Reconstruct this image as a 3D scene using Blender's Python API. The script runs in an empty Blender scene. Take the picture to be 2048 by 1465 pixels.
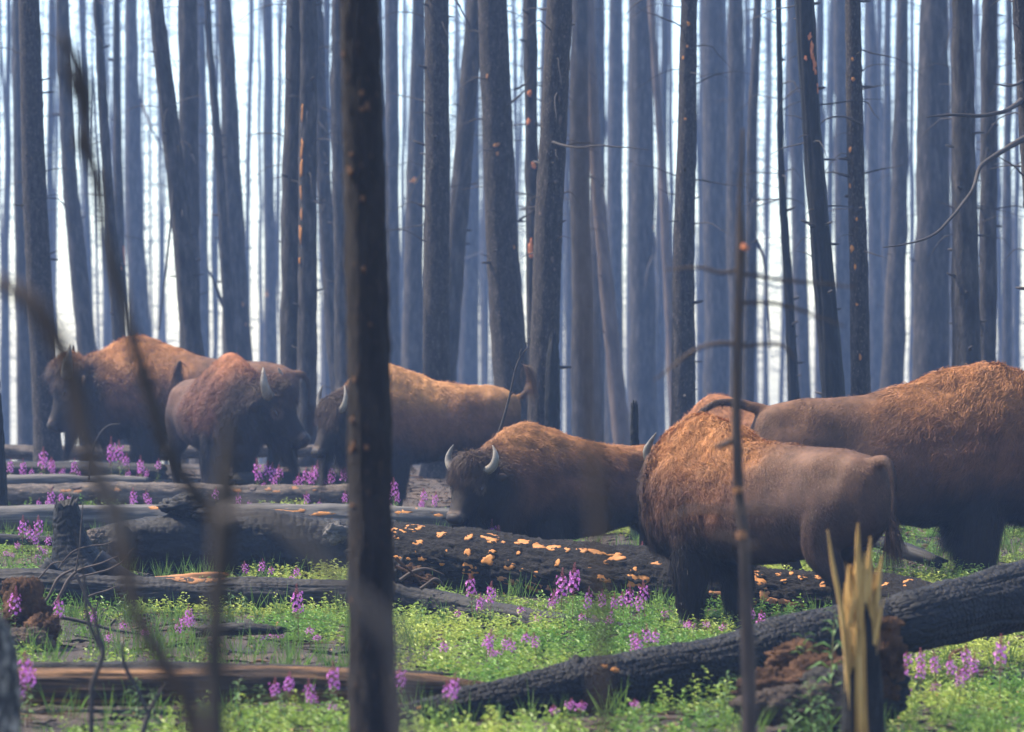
import bpy, math, random
import numpy as np
from mathutils import Vector, Matrix

# ------------------------------------------------------------------ scene
SC = bpy.context.scene
COL = SC.collection
F = 110.0 / 36.0 * 2048.0          # focal length in photo pixels
CAMZ = 1.75
FOCUS = 23.5

cam_data = bpy.data.cameras.new("camera")
cam_data.lens = 110.0
cam_data.sensor_width = 36.0
cam_data.clip_start = 0.1
cam_data.clip_end = 3000.0
cam_data.dof.use_dof = True
cam_data.dof.focus_distance = FOCUS
cam_data.dof.aperture_fstop = 2.6
cam = bpy.data.objects.new("camera", cam_data)
COL.objects.link(cam)
cam.location = (0, 0, CAMZ)
cam.rotation_euler = (math.radians(90), 0, 0)
SC.camera = cam

SUN_EL = math.radians(58)
SUN_AZ = math.radians(-72)         # 0 = straight ahead (+Y), negative = to the left
sun_dir = Vector((math.sin(SUN_AZ) * math.cos(SUN_EL), math.cos(SUN_AZ) * math.cos(SUN_EL), math.sin(SUN_EL)))

world = bpy.data.worlds.new("World")
SC.world = world
world.use_nodes = True
wn = world.node_tree
bg = wn.nodes["Background"]
sky = wn.nodes.new("ShaderNodeTexSky")
sky.sky_type = 'NISHITA'
sky.sun_disc = False
sky.sun_elevation = SUN_EL
sky.sun_rotation = SUN_AZ
sky.dust_density = 1.0
sky.ozone_density = 1.0
wn.links.new(sky.outputs[0], bg.inputs[0])
bg.inputs[1].default_value = 0.15

sl = bpy.data.lights.new("sun", 'SUN')
sl.energy = 5.0
sl.angle = math.radians(0.5)
sl.color = (1.0, 0.86, 0.68)
sun = bpy.data.objects.new("sun", sl)
COL.objects.link(sun)
sun.rotation_euler = sun_dir.to_track_quat('Z', 'Y').to_euler()

SC.view_settings.view_transform = 'Standard'
SC.view_settings.look = 'None'
SC.view_settings.gamma = 1.0
SC.view_settings.use_curve_mapping = False
SC.view_settings.exposure = 1.38
SC.cycles.use_denoising = True
try:
    SC.cycles.denoiser = 'OPENIMAGEDENOISE'
    SC.cycles.denoising_input_passes = 'RGB_ALBEDO_NORMAL'
except Exception:
    pass
SC.cycles.max_bounces = 5
SC.cycles.diffuse_bounces = 2
SC.cycles.glossy_bounces = 2
SC.cycles.transmission_bounces = 2
SC.cycles.volume_bounces = 1
SC.cycles.transparent_max_bounces = 4
SC.cycles.use_adaptive_sampling = True
SC.cycles.adaptive_threshold = 0.02
SC.cycles.sample_clamp_indirect = 4.0

RNG = np.random.default_rng(7)
random.seed(7)

# ------------------------------------------------------------------ helpers
def P(px, py, Y):
    """photo position at a real distance Y -> world point"""
    return np.array([(px - 1024.0) * Y / F, Y, CAMZ - (py - 732.5) * Y / F])

def ss(a, b, x):
    t = np.clip((x - a) / (b - a), 0, 1)
    return t * t * (3 - 2 * t)

def _hash(ix, iy, iz, s):
    n = (ix.astype(np.int64) * 374761393 + iy.astype(np.int64) * 668265263 + iz.astype(np.int64) * 2147483647 + s * 974634777) & 0xFFFFFFFF
    n = ((n ^ (n >> 13)) * 1274126177) & 0xFFFFFFFF
    n = ((n ^ (n >> 16)) * 2246822519) & 0xFFFFFFFF
    return ((n ^ (n >> 15)) & 0xFFFFFF) / float(0xFFFFFF)

def vnoise(p, s=0):
    p = np.asarray(p, float)
    i = np.floor(p).astype(np.int64)
    f = p - i
    f = f * f * (3 - 2 * f)
    r = 0
    for dx in (0, 1):
        for dy in (0, 1):
            for dz in (0, 1):
                w = (f[:, 0] if dx else 1 - f[:, 0]) * (f[:, 1] if dy else 1 - f[:, 1]) * (f[:, 2] if dz else 1 - f[:, 2])
                r = r + w * _hash(i[:, 0] + dx, i[:, 1] + dy, i[:, 2] + dz, s)
    return r * 2 - 1

def fbm(p, o=3, s=0):
    p = np.asarray(p, float)
    r = 0; a = 1.0; t = 0
    for k in range(o):
        r = r + a * vnoise(p * (2.03 ** k) + 7.3 * k, s + k)
        t += a; a *= 0.5
    return r / t

def worley(u, v, pv, s=0):
    """2-D cell noise (F2 - F1), v periodic with integer period pv"""
    iu = np.floor(u).astype(np.int64); iv = np.floor(v).astype(np.int64)
    f1 = np.full(u.shape, 9.0); f2 = np.full(u.shape, 9.0); idc = np.zeros(u.shape)
    for a in (-1, 0, 1):
        for b in (-1, 0, 1):
            cu = iu + a; cv = iv + b; cw = cv % pv
            z = np.zeros_like(cu)
            jx = cu + 0.1 + 0.8 * _hash(cu, cw, z, s); jy = cv + 0.1 + 0.8 * _hash(cu, cw, z + 1, s)
            d = np.hypot(u - jx, v - jy)
            n = d < f1
            f2 = np.where(n, f1, np.minimum(f2, d))
            idc = np.where(n, _hash(cu, cw, z + 2, s), idc)
            f1 = np.where(n, d, f1)
    return f2 - f1, idc

def mesh_np(name, V, Q=None, T=None, cols=None, grain=None, smooth=True):
    V = np.asarray(V, np.float32)
    me = bpy.data.meshes.new(name)
    me.vertices.add(len(V)); me.vertices.foreach_set("co", V.ravel())
    nq = 0 if Q is None else len(Q); nt = 0 if T is None else len(T)
    loops = []
    if nq: loops.append(np.asarray(Q, np.int32).ravel())
    if nt: loops.append(np.asarray(T, np.int32).ravel())
    L = np.concatenate(loops)
    me.loops.add(len(L)); me.loops.foreach_set("vertex_index", L)
    me.polygons.add(nq + nt)
    st = np.concatenate([np.arange(nq) * 4, nq * 4 + np.arange(nt) * 3]).astype(np.int32)
    me.polygons.foreach_set("loop_start", st)
    me.polygons.foreach_set("use_smooth", np.full(nq + nt, bool(smooth)))
    me.update(calc_edges=True)
    if cols is not None:
        a = me.attributes.new("tint", 'FLOAT_COLOR', 'POINT')
        c4 = np.ones((len(V), 4), np.float32); c4[:, :3] = cols
        a.data.foreach_set("color", c4.ravel())
    if grain is not None:
        a = me.attributes.new("grain", 'FLOAT_VECTOR', 'POINT')
        a.data.foreach_set("vector", np.asarray(grain, np.float32).ravel())
    me.validate()
    return me

def link(name, me, mat=None, parent=None, label=None, cat=None, group=None, kind=None, loc=None):
    o = bpy.data.objects.new(name, me)
    COL.objects.link(o)
    if mat is not None and me is not None and len(me.materials) == 0:
        me.materials.append(mat)
    if parent is not None: o.parent = parent
    if loc is not None: o.location = loc
    tag(o, label, cat, group, kind)
    return o

def tag(o, label=None, cat=None, group=None, kind=None):
    if label: o["label"] = label
    if cat: o["category"] = cat
    if group: o["group"] = group
    if kind: o["kind"] = kind
    return o

class MB:
    """collects arrays of vertices and faces for ONE mesh"""
    def __init__(s): s.V = []; s.Q = []; s.T = []; s.C = []; s.n = 0
    def add(s, V, Q=None, T=None, C=None):
        V = np.asarray(V, float)
        s.V.append(V)
        if Q is not None and len(Q): s.Q.append(np.asarray(Q) + s.n)
        if T is not None and len(T): s.T.append(np.asarray(T) + s.n)
        if C is not None:
            C = np.asarray(C, float)
            s.C.append(np.broadcast_to(C, (len(V), 3)))
        s.n += len(V)
    def mesh(s, name, smooth=True):
        V = np.concatenate(s.V)
        return mesh_np(name, V, np.concatenate(s.Q) if s.Q else None, np.concatenate(s.T) if s.T else None,
                       np.concatenate(s.C) if s.C else None, None, smooth)

def resample(pts, n):
    """smooth (Catmull-Rom) resampling of control points, any number of columns"""
    pts = np.asarray(pts, float)
    if len(pts) == 2:
        t = np.linspace(0, 1, n)[:, None]
        return pts[0] * (1 - t) + pts[1] * t
    d = np.linalg.norm(np.diff(pts[:, :3], axis=0), axis=1); s = np.concatenate([[0], np.cumsum(d)])
    t = np.linspace(0, s[-1], n)
    k = np.clip(np.searchsorted(s, t, side='right') - 1, 0, len(pts) - 2)
    u = ((t - s[k]) / (s[k + 1] - s[k]))[:, None]
    p0 = pts[np.maximum(k - 1, 0)]; p1 = pts[k]; p2 = pts[k + 1]; p3 = pts[np.minimum(k + 2, len(pts) - 1)]
    return 0.5 * ((2 * p1) + (-p0 + p2) * u + (2 * p0 - 5 * p1 + 4 * p2 - p3) * u ** 2 + (-p0 + 3 * p1 - 3 * p2 + p3) * u ** 3)

def frames(C):
    T = np.gradient(C, axis=0); T /= np.linalg.norm(T, axis=1)[:, None] + 1e-9
    ref = np.array([0, 1.0, 0]) if abs(T[:, 1]).mean() < 0.8 else np.array([1.0, 0, 0])
    A = np.cross(T, ref); A /= np.linalg.norm(A, axis=1)[:, None] + 1e-9
    B = np.cross(T, A)
    return T, A, B

def tube(C, R, sides=12, disp=None, caps=True):
    """C (n,3), R (n,); disp(u_metres, theta, r) -> radial offset.  returns V,Q,T,grain"""
    C = np.asarray(C, float); n = len(C); R = np.asarray(R, float)
    T, A, B = frames(C)
    th = np.linspace(0, 2 * np.pi, sides, endpoint=False)
    u = np.concatenate([[0], np.cumsum(np.linalg.norm(np.diff(C, axis=0), axis=1))])
    UU, TH = np.meshgrid(u, th, indexing='ij')
    RR = np.repeat(R[:, None], sides, 1)
    if disp is not None:
        RR = RR + disp(UU.ravel(), TH.ravel(), RR.ravel()).reshape(RR.shape)
    V = C[:, None, :] + RR[..., None] * (np.cos(TH)[..., None] * A[:, None, :] + np.sin(TH)[..., None] * B[:, None, :])
    V = V.reshape(-1, 3)
    i = np.arange(n - 1)[:, None] * sides; j = np.arange(sides)[None, :]; j2 = (j + 1) % sides
    Q = np.stack([i + j, i + j2, i + sides + j2, i + sides + j], -1).reshape(-1, 4)
    Tt = None
    G = np.stack([UU.ravel(), np.cos(TH).ravel() * R.mean(), np.sin(TH).ravel() * R.mean()], 1)
    if caps:
        V = np.concatenate([V, C[:1], C[-1:]]); c0 = n * sides; c1 = c0 + 1
        j = np.arange(sides); j2 = (j + 1) % sides
        Tt = np.concatenate([np.stack([np.full(sides, c0), j2, j], 1), np.stack([np.full(sides, c1), (n - 1) * sides + j, (n - 1) * sides + j2], 1)])
        G = np.concatenate([G, [[0, 0, 0]], [[u[-1], 0, 0]]])
    return V, Q, Tt, G

ORD = ["first", "second", "third", "fourth", "fifth", "sixth", "seventh", "eighth", "ninth", "tenth", "eleventh", "twelfth", "thirteenth",
       "fourteenth", "fifteenth", "sixteenth", "seventeenth", "eighteenth", "nineteenth", "twentieth", "twenty-first", "twenty-second",
       "twenty-third", "twenty-fourth", "twenty-fifth", "twenty-sixth", "twenty-seventh", "twenty-eighth", "twenty-ninth", "thirtieth"]

# ------------------------------------------------------------------ materials
def nodes_of(name):
    m = bpy.data.materials.new(name); m.use_nodes = True
    nt = m.node_tree
    return m, nt, nt.nodes["Principled BSDF"], nt.nodes, nt.links

def ramp(nt, fac, stops):
    r = nt.nodes.new("ShaderNodeValToRGB")
    el = r.color_ramp.elements
    while len(el) < len(stops): el.new(0.5)
    for e, (p, c) in zip(el, stops):
        e.position = p; e.color = (*c, 1) if len(c) == 3 else c
    nt.links.new(fac, r.inputs[0])
    return r.outputs[0]

def coords(nt, scale=(1, 1, 1), attr=None):
    mp = nt.nodes.new("ShaderNodeMapping"); mp.inputs['Scale'].default_value = scale
    if attr:
        a = nt.nodes.new("ShaderNodeAttribute"); a.attribute_name = attr; nt.links.new(a.outputs['Vector'], mp.inputs[0])
    else:
        t = nt.nodes.new("ShaderNodeTexCoord"); nt.links.new(t.outputs['Object'], mp.inputs[0])
    return mp.outputs[0]

def noise(nt, vec, scale, detail=4, rough=0.6):
    n = nt.nodes.new("ShaderNodeTexNoise")
    n.inputs['Scale'].default_value = scale; n.inputs['Detail'].default_value = detail; n.inputs['Roughness'].default_value = rough
    nt.links.new(vec, n.inputs['Vector'])
    return n.outputs['Fac']

def bump(nt, h, strength, dist, bsdf):
    b = nt.nodes.new("ShaderNodeBump"); b.inputs['Strength'].default_value = strength; b.inputs['Distance'].default_value = dist
    nt.links.new(h, b.inputs['Height']); nt.links.new(b.outputs[0], bsdf.inputs['Normal'])

def mix(nt, fac, a, b, mode='MIX'):
    m = nt.nodes.new("ShaderNodeMix"); m.data_type = 'RGBA'; m.blend_type = mode
    if isinstance(fac, (int, float)): m.inputs[0].default_value = fac
    else: nt.links.new(fac, m.inputs[0])
    for s, v in ((6, a), (7, b)):
        if isinstance(v, tuple): m.inputs[s].default_value = (*v, 1)
        else: nt.links.new(v, m.inputs[s])
    return m.outputs[2]

def wood_mat(name, stops, scale=(3, 14, 14), nscale=1.0, rough=0.7, spec=0.4, bump_s=0.6, bump_d=0.01, fleck=None, attr="grain"):
    m, nt, b, N, L = nodes_of(name)
    v = coords(nt, scale, attr)
    n1 = noise(nt, v, nscale, 6, 0.65)
    c = ramp(nt, n1, stops)
    n2 = noise(nt, coords(nt, (scale[0] * 4, scale[1] * 4, scale[2] * 4), attr), nscale * 1.0, 5, 0.7)
    if fleck:
        lo, hi, colr = fleck
        f = ramp(nt, n2, [(lo, (0, 0, 0)), (hi, (1, 1, 1))])
        c = mix(nt, f, c, colr)
    L.new(c, b.inputs['Base Color'])
    b.inputs['Roughness'].default_value = rough
    b.inputs['Specular IOR Level'].default_value = spec
    bump(nt, n2, bump_s, bump_d, b)
    return m

M = {}
M['bark_near'] = wood_mat("scorched_bark", [(0.30, (.013, .012, .013)), (0.55, (.036, .031, .031)), (0.75, (.08, .068, .064))], (7, 26, 26), 1.0, .85, .25, 1.0, .03,
                          (.58, .68, (.19, .15, .125)))
M['bark_mid'] = wood_mat("burnt_bark", [(0.28, (.012, .012, .014)), (0.5, (.04, .037, .038)), (0.72, (.10, .088, .084))], (2.5, 10, 10), 1.0, .9, .2, 1.0, .05, (.66, .74, (.14, .115, .10)))
M['bark_brown'] = wood_mat("brown_bark", [(0.3, (.06, .045, .04)), (0.7, (.14, .105, .09))], (2, 9, 9), 1.0, .9, .2, .7, .03)
M['char'] = wood_mat("charcoal", [(0.32, (.004, .0045, .0055)), (0.55, (.009, .0095, .0115)), (0.75, (.022, .023, .028))], (5, 14, 14), 1.0, .60, .2, 1.0, .012)
M['char_smooth'] = wood_mat("charred_smooth_wood", [(0.3, (.008, .0083, .010)), (0.6, (.019, .019, .021)), (0.8, (.055, .051, .049))], (1.6, 16, 16), 1.0, .68, .2, .6, .012)
M['log_bark'] = wood_mat("fire_scaled_log_bark", [(0.34, (.006, .0055, .006)), (0.54, (.016, .0145, .0145)), (0.74, (.045, .038, .034))], (9, 22, 22), 1.0, .85, .2, 1.0, .05,
                         (.68, .76, (.13, .10, .085)))
M['ash_bark'] = wood_mat("ashy_bark", [(0.30, (.030, .026, .025)), (0.55, (.095, .078, .068)), (0.75, (.19, .155, .125))], (5, 17, 17), 1.0, .85, .25, .9, .02,
                         (.60, .68, (.34, .22, .12)))
M['grey_wood'] = wood_mat("weathered_grey_wood", [(0.28, (.022, .022, .024)), (0.5, (.065, .062, .062)), (0.72, (.15, .13, .112))], (1.2, 22, 22), 1.0, .75, .3, .6, .012)
M['split_wood'] = wood_mat("rotten_split_wood", [(0.30, (.014, .012, .012)), (0.46, (.05, .033, .024)), (0.60, (.22, .12, .06)), (0.78, (.42, .26, .13))], (1.0, 20, 20), 1.0, .85, .2, 1.0, .02)
M['rot'] = wood_mat("crumbling_brown_rot", [(0.30, (.014, .010, .009)), (0.48, (.060, .034, .021)), (0.66, (.12, .066, .038)), (0.82, (.28, .17, .10))], (7, 7, 7), 1.0, .95, .1, 1.0, .03, None, None)
M['bare'] = wood_mat("bare_orange_wood", [(0.3, (.24, .092, .020)), (0.6, (.38, .155, .036)), (0.8, (.46, .21, .06))], (2, 22, 22), 1.0, .7, .3, .3, .004)
M['bare_dull'] = wood_mat("scorched_orange_wood", [(0.3, (.16, .075, .035)), (0.6, (.30, .14, .06)), (0.8, (.38, .19, .08))], (2, 22, 22), 1.0, .8, .2, .4, .004)
M['bare_red'] = wood_mat("red_inner_bark", [(0.3, (.34, .11, .05)), (0.7, (.55, .20, .09))], (2, 22, 22), 1.0, .8, .2, .4, .004)
M['splinter'] = wood_mat("fresh_splintered_wood", [(0.30, (.10, .042, .012)), (0.40, (.42, .23, .065)), (0.53, (.66, .41, .13)), (0.75, (.80, .60, .28))], (2.5, 110, 110), 1.0, .75, .2, 1.0, .012)
M['scaly'] = wood_mat("scaly_pale_bark", [(0.40, (.03, .03, .032)), (0.52, (.12, .115, .11)), (0.62, (.50, .45, .38))], (16, 34, 34), 1.0, .7, .3, 1.0, .02)
M['twig'] = wood_mat("charred_twig", [(0.3, (.016, .014, .015)), (0.7, (.050, .043, .042))], (6, 40, 40), 1.0, .8, .3, .4, .004)
M['twig_brown'] = wood_mat("scorched_brown_twig", [(0.3, (.03, .022, .020)), (0.7, (.075, .056, .048))], (6, 40, 40), 1.0, .8, .3, .4, .004)
M['twig_grey'] = wood_mat("dead_grey_twig", [(0.3, (.06, .055, .055)), (0.7, (.15, .125, .115))], (6, 40, 40), 1.0, .8, .3, .4, .004)

def tint_mat(name, rough, spec=0.3, sheen=0.0, nscale=None, namp=0.5, translucent=0.0, hue=None):
    m, nt, b, N, L = nodes_of(name)
    a = N.new("ShaderNodeAttribute"); a.attribute_name = "tint"
    c = a.outputs['Color']
    if nscale:
        n = noise(nt, coords(nt), nscale, 4, .6)
        f = ramp(nt, n, [(.3, (1 - namp,) * 3), (.7, (1 + namp * .6,) * 3)])
        c = mix(nt, 1.0, c, f, 'MULTIPLY')
    L.new(c, b.inputs['Base Color'])
    b.inputs['Roughness'].default_value = rough
    b.inputs['Specular IOR Level'].default_value = spec
    if sheen:
        b.inputs['Sheen Weight'].default_value = sheen; b.inputs['Sheen Roughness'].default_value = .4
    if translucent:
        t = N.new("ShaderNodeBsdfTranslucent"); L.new(c, t.inputs[0])
        ms = N.new("ShaderNodeMixShader"); ms.inputs[0].default_value = translucent
        L.new(b.outputs[0], ms.inputs[1]); L.new(t.outputs[0], ms.inputs[2])
        L.new(ms.outputs[0], N["Material Output"].inputs['Surface'])
    return m
M['hide'] = tint_mat("bison_hide", .75, .2, .0, 14.0, .35)
M['fur'] = tint_mat("bison_fur", .62, .22, .0)
M['leaf'] = tint_mat("green_leaf", .5, .35, 0, None, 0, .30)
M['petal'] = tint_mat("fireweed_petal", .6, .2, 0, None, 0, .30)

def plain(name, c, rough, spec=.5, stops=None, scale=20):
    m, nt, b, N, L = nodes_of(name)
    n = noise(nt, coords(nt), scale, 4, .6)
    lo = tuple(x * .65 for x in c); hi = tuple(min(1, x * 1.3) for x in c)
    L.new(ramp(nt, n, stops or [(.3, lo), (.7, hi)]), b.inputs['Base Color'])
    b.inputs['Roughness'].default_value = rough; b.inputs['Specular IOR Level'].default_value = spec
    bump(nt, n, .3, .003, b)
    return m
M['horn'] = plain("horn", (.24, .22, .20), .42, .5, [(.25, (.042, .036, .030)), (.5, (.135, .115, .090)), (.75, (.24, .205, .16))], 9)
M['eye'] = plain("wet_dark_eye", (.012, .009, .008), .08, .8)
M['nose'] = plain("damp_black_nose", (.020, .016, .016), .62, .2)
M['hoof'] = plain("hoof", (.03, .027, .025), .5, .4)

# soil: dark ash and brown needle litter
m, nt, b, N, L = nodes_of("burnt_soil")
n1 = noise(nt, coords(nt), 1.3, 5, .6); n2 = noise(nt, coords(nt), 22, 6, .7)
c1 = ramp(nt, n1, [(.35, (.028, .024, .022)), (.55, (.065, .048, .038)), (.72, (.12, .085, .06))])
c2 = ramp(nt, n2, [(.35, (.35, .33, .33)), (.65, (1.25, 1.15, 1.05))])
L.new(mix(nt, 1.0, c1, c2, 'MULTIPLY'), b.inputs['Base Color'])
b.inputs['Roughness'].default_value = .95
bump(nt, n2, 1.0, .04, b)
M['soil'] = m

# ------------------------------------------------------------------ ground
def gz(X, Y):
    X = np.atleast_1d(np.asarray(X, float)); Y = np.atleast_1d(np.asarray(Y, float))
    base = np.interp(Y, [0, 12, 22, 26, 30, 36, 40, 43, 50, 80, 170, 400], [0, 0, 0, .06, .16, .34, .43, .40, .05, -2.2, -9.0, -26])
    p = np.stack([X * .5, Y * .5, np.zeros_like(X)], 1)
    return base + .05 * fbm(p, 3, 91) * np.clip(1 - (Y - 45) / 20, 0.0, 1) - 0.01
def g1(x, y): return float(gz(x, y)[0])

def build_ground():
    xs = np.concatenate([np.linspace(-80, -9, 30), np.linspace(-8.7, 8.7, 150), np.linspace(9, 80, 30)])
    ys = np.concatenate([np.linspace(-12, 12, 10), np.linspace(12.2, 46, 240), np.linspace(47, 175, 70)])
    XX, YY = np.meshgrid(xs, ys, indexing='ij')
    Z = gz(XX.ravel(), YY.ravel())
    near = np.clip(1 - np.abs(YY.ravel() - 26) / 22, 0, 1)
    Z = Z + near * .018 * fbm(np.stack([XX.ravel() * 5, YY.ravel() * 5, Z * 0], 1), 3, 5)
    V = np.stack([XX.ravel(), YY.ravel(), Z], 1)
    a, b_ = len(xs), len(ys)
    i = np.arange(a - 1)[:, None] * b_; j = np.arange(b_ - 1)[None, :]
    Q = np.stack([i + j, i + b_ + j, i + b_ + j + 1, i + j + 1], -1).reshape(-1, 4)
    o = link("ground", mesh_np("ground", V, Q), M['soil'], kind="structure", label="dark burnt forest floor of ash, soil and needle litter")
    return o
build_ground()
# ------------------------------------------------------------------ trunks and logs
class Limb:
    """a round limb along a centre line that can also place patches on its own surface"""
    def __init__(s, C, R, sides, disp=None):
        s.C = np.asarray(C, float); s.R = np.asarray(R, float); s.sides = sides; s.disp = disp
        s.u = np.concatenate([[0], np.cumsum(np.linalg.norm(np.diff(s.C, axis=0), axis=1))])
        s.T, s.A, s.B = frames(s.C)
    def mesh(s, name):
        V, Q, T, G = tube(s.C, s.R, s.sides, s.disp)
        return mesh_np(name, V, Q, T, None, G)
    def at(s, u, th, off=0.0, soft=False):
        u = np.asarray(u, float); th = np.asarray(th, float)
        ip = lambda M_: np.stack([np.interp(u, s.u, M_[:, k]) for k in range(3)], 1)
        r = np.interp(u, s.u, s.R)
        dp = s.disp
        if soft and hasattr(dp, 'soft'): off = off + dp.amp * .20; dp = dp.soft
        rr = r + (dp(u, th, r) if dp is not None else 0) + off
        return ip(s.C) + rr[:, None] * (np.cos(th)[:, None] * ip(s.A) + np.sin(th)[:, None] * ip(s.B))

def patch_mesh(limb, u0, th0, lu, lv, seed, off=.006, n=16, jag=.45, thick=.008):
    """irregular flake lying on the limb, with a rim that goes down into the bark"""
    rg = np.random.default_rng(seed)
    a = np.linspace(0, 2 * np.pi, n, endpoint=False)
    rad = 1 + sum(jag * .55 / h * rg.standard_normal() * np.cos(h * a + rg.uniform(0, 6.28)) for h in (2, 3, 4, 5)) + .10 * rg.standard_normal(n)
    rad = np.clip(rad, .35, 1.7)
    r = float(np.interp(u0, limb.u, limb.R))
    V = [limb.at([u0], [th0], off, True)]
    for k, o_ in ((.55, off), (1.0, off), (1.02, off - thick)):
        V.append(limb.at(u0 + k * rad * lu * np.cos(a), th0 + k * rad * lv / r * np.sin(a), o_, True))
    V = np.concatenate(V)
    j = np.arange(n); j2 = (j + 1) % n
    T = np.stack([np.zeros(n, int), 1 + j, 1 + j2], 1)
    Q = np.concatenate([np.stack([1 + k * n + j, 1 + (k + 1) * n + j, 1 + (k + 1) * n + j2, 1 + k * n + j2], 1) for k in (0, 1)])
    G = np.stack([np.full(len(V), u0) + V[:, 0], V[:, 1], V[:, 2]], 1)
    return mesh_np("bare_patch", V, Q, T, None, G)

def bark_disp(amp, fu, ft, seed, plates=True, lump=.3):
    def d(u, th, r):
        p = np.stack([u * fu, np.cos(th) * ft, np.sin(th) * ft], 1)
        o_ = amp * fbm(p, 3, seed)
        if plates:
            o_ = o_ + amp * .9 * np.abs(fbm(p * np.array([2.2, 3.1, 3.1]), 2, seed + 9))
        q = np.stack([u * .9, np.cos(th) * 1.1, np.sin(th) * 1.1], 1)
        return o_ + lump * .12 * r * fbm(q, 2, seed + 31)
    d.soft = lambda u, th, r: lump * .12 * r * fbm(np.stack([u * .9, np.cos(th) * 1.1, np.sin(th) * 1.1], 1), 2, seed + 31)
    d.amp = amp
    return d

def gator_disp(cell_u, n_around, depth, seed, amp=.012, lump=1.0, groove=True):
    """alligator char: blocky cells with sunken cracks"""
    def d(u, th, r):
        pu = u / cell_u; pv = (th / (2 * np.pi)) % 1.0 * n_around
        w = np.stack([u * 5, np.cos(th) * 2, np.sin(th) * 2], 1)
        f, idc = worley(pu + .35 * fbm(w, 2, seed), pv + .35 * fbm(w + 40, 2, seed + 3), n_around, seed)
        crack = np.clip(f / .22, 0, 1)
        q = np.stack([u * 1.2, np.cos(th) * 1.2, np.sin(th) * 1.2], 1)
        o_ = -depth * (1 - crack) + depth * .5 * (idc - .5) + amp * fbm(q * 3, 3, seed + 5) + lump * .10 * r * fbm(q, 2, seed + 8)
        if groove:
            g = np.abs(fbm(np.stack([u * .35, np.cos(th) * 3.2, np.sin(th) * 3.2], 1), 2, seed + 17))
            o_ = o_ - depth * 1.6 * np.clip(1 - g / .045, 0, 1)
        return o_
    return d

def stick(limb_pts, radii, n=24, sides=7, amp=.0, seed=0):
    C = resample(np.column_stack([limb_pts, radii]), n)
    C, R = C[:, :3], np.maximum(C[:, 3], .0015)
    if amp:
        C = C + amp * np.stack([vnoise(C * 6 + k * 17, seed + k) for k in range(3)], 1)
    return tube(C, R, sides, lambda u, th, r: .22 * r * fbm(np.stack([u * 14, np.cos(th) * 1.6, np.sin(th) * 1.6], 1), 3, seed + 3))

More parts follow.
